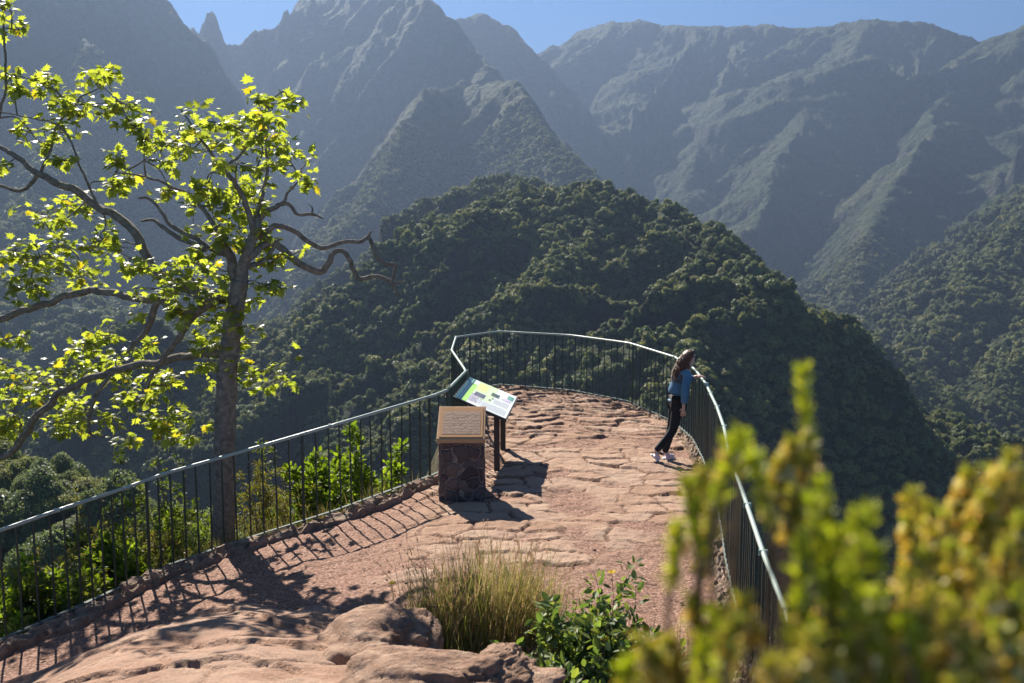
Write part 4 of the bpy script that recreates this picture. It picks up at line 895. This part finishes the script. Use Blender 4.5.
# ------------------------------------------------------------------ green bramble, yellow flower, dead stems
p = atz(585, 690, .35)
shrub('dark green bramble with serrated leaves between the grass tuft and the blurred heather', (p[0], p[1], gz(p[0], p[1])-.05), .80, .58, 4200, .075, [(.11,.17,.065),(.16,.22,.08),(.09,.14,.05),(.21,.25,.08)], OVAL, 30, 'bramble', 'bramble_bush', None, 201, .1, .9)
p = atz(520, 700, .4)
shrub('low leafy weed in front of the small grey rock', (p[0], p[1], gz(p[0], p[1])-.05), .42, .26, 420, .07, [(.07,.12,.045),(.11,.16,.05)], OVAL, 9, 'weed', 'leafy_weed', None, 203, .2, 1.)
p = atz(640, 690, .4)
shrub('scrubby grey-green weed right of the bramble', (p[0], p[1], gz(p[0], p[1])-.05), .5, .34, 1100, .028, [(.10,.12,.06),(.16,.17,.10),(.07,.09,.04)], LANCE, 16, 'weed', 'scrubby_weed', None, 207, .15, .8)
YF = leafmat('yellow_petal', .3, .5, .3, (1.2,1.0,.3))
def flower(px_, py_, zb, label, hh):
    top = atz(px_, py_, zb+hh); b = np.array([top[0], top[1], gz(top[0], top[1])]); root = empty('yellow_flower', tuple(b)); tag(root, label, 'flower')
    mb = MB(); add_tube(mb, cr([(0,0,0), (.015,.01,hh*.5), (0,0,top[2]-b[2])], 4), .0025, 5); mb.build('stem', STEM, root)
    mb = MB(); n = 26; a = np.arange(n)*2*np.pi/n*1.618; d = np.stack([np.cos(a), np.sin(a), .15+.3*(np.arange(n) % 3)], -1)
    V, F, C = cards(*LANCE, np.tile([0,0,top[2]-b[2]], (n, 1)), d, np.tile([0,0,1.], (n, 1))+.2*d, np.full(n, .042), np.tile([(.75,.60,.02)], (n, 1))); mb.add(V, F, C); mb.build('petals', YF, root)
flower(392, 584, .1, 'single yellow flower on the bare rock left of the grass tuft', .12)
flower(612, 573, .0, 'yellow-green flower on a thin stem above the bramble', .5)
flower(604, 640, .4, 'small yellow flower among the bramble leaves', .35)
def deadstems(a, b, zb, hh, n, label, seed):
    g = np.random.default_rng(seed); p = atz(a, b, zb); z = gz(p[0], p[1]); mb = MB()
    for k in range(n):
        th = g.uniform(0, 6.28); e = np.array([g.normal(0, .16)*hh*2, g.normal(0, .16)*hh*2, hh*g.uniform(.4, 1.)]); s = np.array([g.normal(0, .05), g.normal(0, .05), -.03])
        Q = cr([s, (s+e)/2+g.normal(0, .06*hh, 3), e], 5); add_tube(mb, Q, np.linspace(.0038, .0012, len(Q)), 5)
        for j in range(4):
            i = g.integers(3, len(Q)); e2 = Q[i]+g.normal(0, .09*hh+.02, 3)+[0,0,.04]; add_tube(mb, [Q[i], (Q[i]+e2)/2+g.normal(0, .01, 3), e2], .0011, 4)
    o = mb.build('dead_stems', plain('dead_stem', (.20,.13,.09), .8)); o.location = (p[0], p[1], z); tag(o, label, 'dead stems', 'bare dead stems in the foreground')
deadstems(655, 672, .35, .62, 22, 'thin bare reddish stems rising right of the bramble', 1)
deadstems(705, 700, .5, .55, 60, 'dense tangle of bare grey stems at the bottom under the right handrail', 2)
deadstems(765, 668, .4, .75, 60, 'tangled dead stems around the near end of the right handrail', 3)
deadstems(745, 640, .2, .6, 40, 'bare stems in front of the right railing bars', 4)
for i, (a, b, zb, h, lab) in enumerate([(700,730,.6,.45,'small-leaved scrub at the bottom edge under the dead stems'), (775,720,.6,.55,'small-leaved grey-green scrub behind the blurred heather'), (880,640,.6,.8,'dusty scrub behind the middle of the blurred heather')]):
    p = atz(a, b, zb); shrub(lab, (p[0], p[1], gz(p[0], p[1])-.05), h, .35, 1500, .022, [(.12,.13,.07),(.20,.18,.11),(.08,.10,.04)], LANCE, 22, 'scrub', 'scrub', 'low scrub near the right railing', 300+i, .1, .6)

# ------------------------------------------------------------------ out-of-focus heather close to the camera
HL = leafmat('heather_needle', .45, .5, .3, (1.25,1.2,.4)); HF = leafmat('heather_flower', .35, .6, .2, (1.1,1.0,.5))
PL = [ # px, py of tip, distance, length, kind g/y/o, plant
 (803,368,1.45,.14,'s',3),(796,440,1.45,.10,'o',3),(742,428,1.30,.13,'g',2),(728,440,1.36,.10,'g',2),(752,455,1.3,.12,'g',2),(686,478,1.35,.12,'g',1),(680,520,1.35,.12,'g',1),(716,500,1.35,.12,'y',1),(704,470,1.4,.1,'y',1),(776,462,1.45,.08,'y',3),(790,452,1.5,.08,'y',3),(808,448,1.5,.08,'o',3),(795,490,1.4,.09,'y',3),(812,500,1.25,.13,'g',4),(822,480,1.3,.12,'g',4),(800,540,1.2,.13,'g',4),(838,530,1.25,.12,'g',4),(856,512,1.2,.13,'g',5),(874,508,1.2,.14,'g',5),(846,560,1.15,.13,'g',5),(880,550,1.15,.13,'g',5),(868,590,1.1,.12,'g',5),(800,600,1.15,.10,'g',3),(820,580,1.15,.14,'g',4),(812,630,1.1,.12,'y',4),
 (912,492,1.5,.11,'o',6),(930,505,1.45,.12,'o',6),(908,520,1.4,.12,'o',6),(945,515,1.4,.12,'o',6),(962,505,1.5,.11,'o',6),(980,520,1.4,.12,'o',7),(995,470,1.5,.12,'o',7),(972,470,1.5,.11,'o',7),(1015,455,1.4,.12,'o',8),(1020,470,1.5,.12,'y',8),(990,495,1.4,.12,'y',7),(1005,540,1.3,.13,'o',8),(1020,520,1.3,.12,'y',8),(950,545,1.3,.13,'y',6),(925,550,1.25,.13,'o',6),(970,560,1.25,.12,'o',7),(990,585,1.2,.12,'y',7),(1018,590,1.2,.13,'g',8),(905,580,1.2,.12,'o',6),(930,590,1.15,.12,'o',6),(950,610,1.15,.12,'y',7),(1000,630,1.1,.12,'y',8),(905,620,1.1,.12,'g',5),(965,640,1.1,.12,'o',7),(880,630,1.1,.12,'y',5),(850,610,1.1,.12,'g',5),
 (640,640,1.25,.08,'y',0),(655,650,1.25,.08,'o',0),(628,662,1.25,.07,'g',0),(668,640,1.3,.08,'y',0),(705,640,1.2,.1,'g',1),(690,600,1.3,.1,'y',1),(735,650,1.15,.1,'g',2),(775,660,1.1,.1,'o',3),(800,665,1.1,.1,'o',3),(830,660,1.1,.1,'o',4),(742,600,1.3,.08,'y',2)]
CG = np.array([(.33,.38,.03),(.27,.33,.03),(.40,.42,.05)]); CY = np.array([(.34,.34,.06),(.25,.29,.05),(.40,.34,.10)]); CO = np.array([(.74,.60,.13),(.78,.66,.20),(.72,.48,.10),(.80,.72,.42)]); CB = np.array([(.26,.29,.05),(.2,.23,.05),(.3,.27,.08)])
HLAB = ['lowest blurred yellow-green heather sprig at the bottom beside the bramble','blurred green heather at the left end of the heather bank, in front of the terrace','blurred green heather crossing the pale handrail right of the woman','blurred heather with the tallest single spike','blurred bright green heather in the middle of the bank','blurred heather with twin green spikes below the valley','blurred heather crowded with orange-yellow blossom','blurred yellow-blossomed heather second from the right edge','blurred blossoming heather cut by the right edge of the photo']
g = np.random.default_rng(99)
for pl in range(9):
    tips = [t for t in PL if t[5] == pl]; T = np.array([at(a, b, d*.6) for a, b, d, *_ in tips]); c = T.mean(0)
    bx, by = c[0]*1.02, c[1]+.05; bz = gz(bx, by); base = np.array([bx, by, bz]); root = empty('heather_bush', tuple(base)); tag(root, HLAB[pl], 'heather', 'out-of-focus heather in the foreground')
    st, fo, fw = MB(), MB(), MB()
    alltips = [(T[i]-base, t[3], t[4]) for i, t in enumerate(tips)]
    lowz = at(800, 683, 1.2)[2]-.12
    extra = [];
    for i, (p_, L, k) in enumerate(list(alltips)):       # lower, denser growth under every tip
        for q in range((2 if pl > 5 else 1) if pl > 3 else (1 if pl and p_[2]+base[2] < CAMH-.28 else 0)):
            r = p_+[g.normal(0, .038), g.normal(0, .05), -g.uniform(.04, .20)*(1 if pl else .5)]; extra.append((r, .07, 'b' if g.random() < .5 else ('y' if k in 'oy' else 'g')))
    for p_, L, kind in alltips+extra:
        L = .75*L*g.uniform(.55, .8)*(1.2 if kind == 's' else 1)
        m = p_*[.55,.55,.5]+g.normal(0, .04, 3); dr = np.array([g.normal(0, .25), g.normal(0, .25), 1.]); dr /= np.linalg.norm(dr)
        s0 = p_-dr*L; Q = np.concatenate([cr([g.normal(0, .03, 3)*[1,1,0], m, s0], 6), cr([s0, p_-dr*L*.5+g.normal(0, .004, 3), p_], 6)]); add_tube(st, Q, np.linspace(.004, .0009, len(Q)), 5)
        n = 170; t = g.random(n); ax = s0+(p_-s0)*t[:, None]; d = runit(n, g)*[1,1,.4]+[0,0,.75]
        wid = .0034*np.clip((1.05-t)*3, .35, 1)[:, None]
        pos = ax+runit(n, g)*wid*(1.0 if kind != 's' else .7); cc = {'g': CG, 'y': CY, 'o': CY, 's': CG, 'b': CB}[kind]
        col = cc[g.integers(0, len(cc), n)]*g.uniform(.7, 1.3, (n, 1)); V, F, C = cards(LANCE[0]*[1.6,1,1], LANCE[1][::2], pos, d, runit(n, g), .013*g.uniform(.7, 1.3, n), col)
        V, F, C = cards(np.array([[-.12,0,0],[.12,0,0],[.12,1,0],[-.12,1,0]]), np.array([[0,1,2,3]]), pos, d, runit(n, g), .0105*g.uniform(.5, 1.3, n), col); fo.add(V, F, C)
        nf = {'o': 150, 'y': 60, 's': 30, 'g': 8, 'b': 24}[kind]
        t = g.random(nf)*(.8 if kind != 's' else .35); ax = s0+(p_-s0)*t[:, None]; pos = ax+runit(nf, g)*g.uniform(.003, .012, (nf, 1)); col = CO[g.integers(0, 4, nf)]*g.uniform(.8, 1.2, (nf, 1))
        for rot in range(2):
            V, F, C = cards(np.array([[-.5,-.5,0],[.5,-.5,.2],[.5,.5,0],[-.5,.5,.2]]), np.array([[0,1,2,3]]), pos, runit(nf, g), runit(nf, g), .0050*g.uniform(.7, 1.4, nf), col); fw.add(V, F, C)
    st.build('stems', STEM, root); fo.build('foliage', HL, root); fw.build('flowers', HF, root)
print('done')
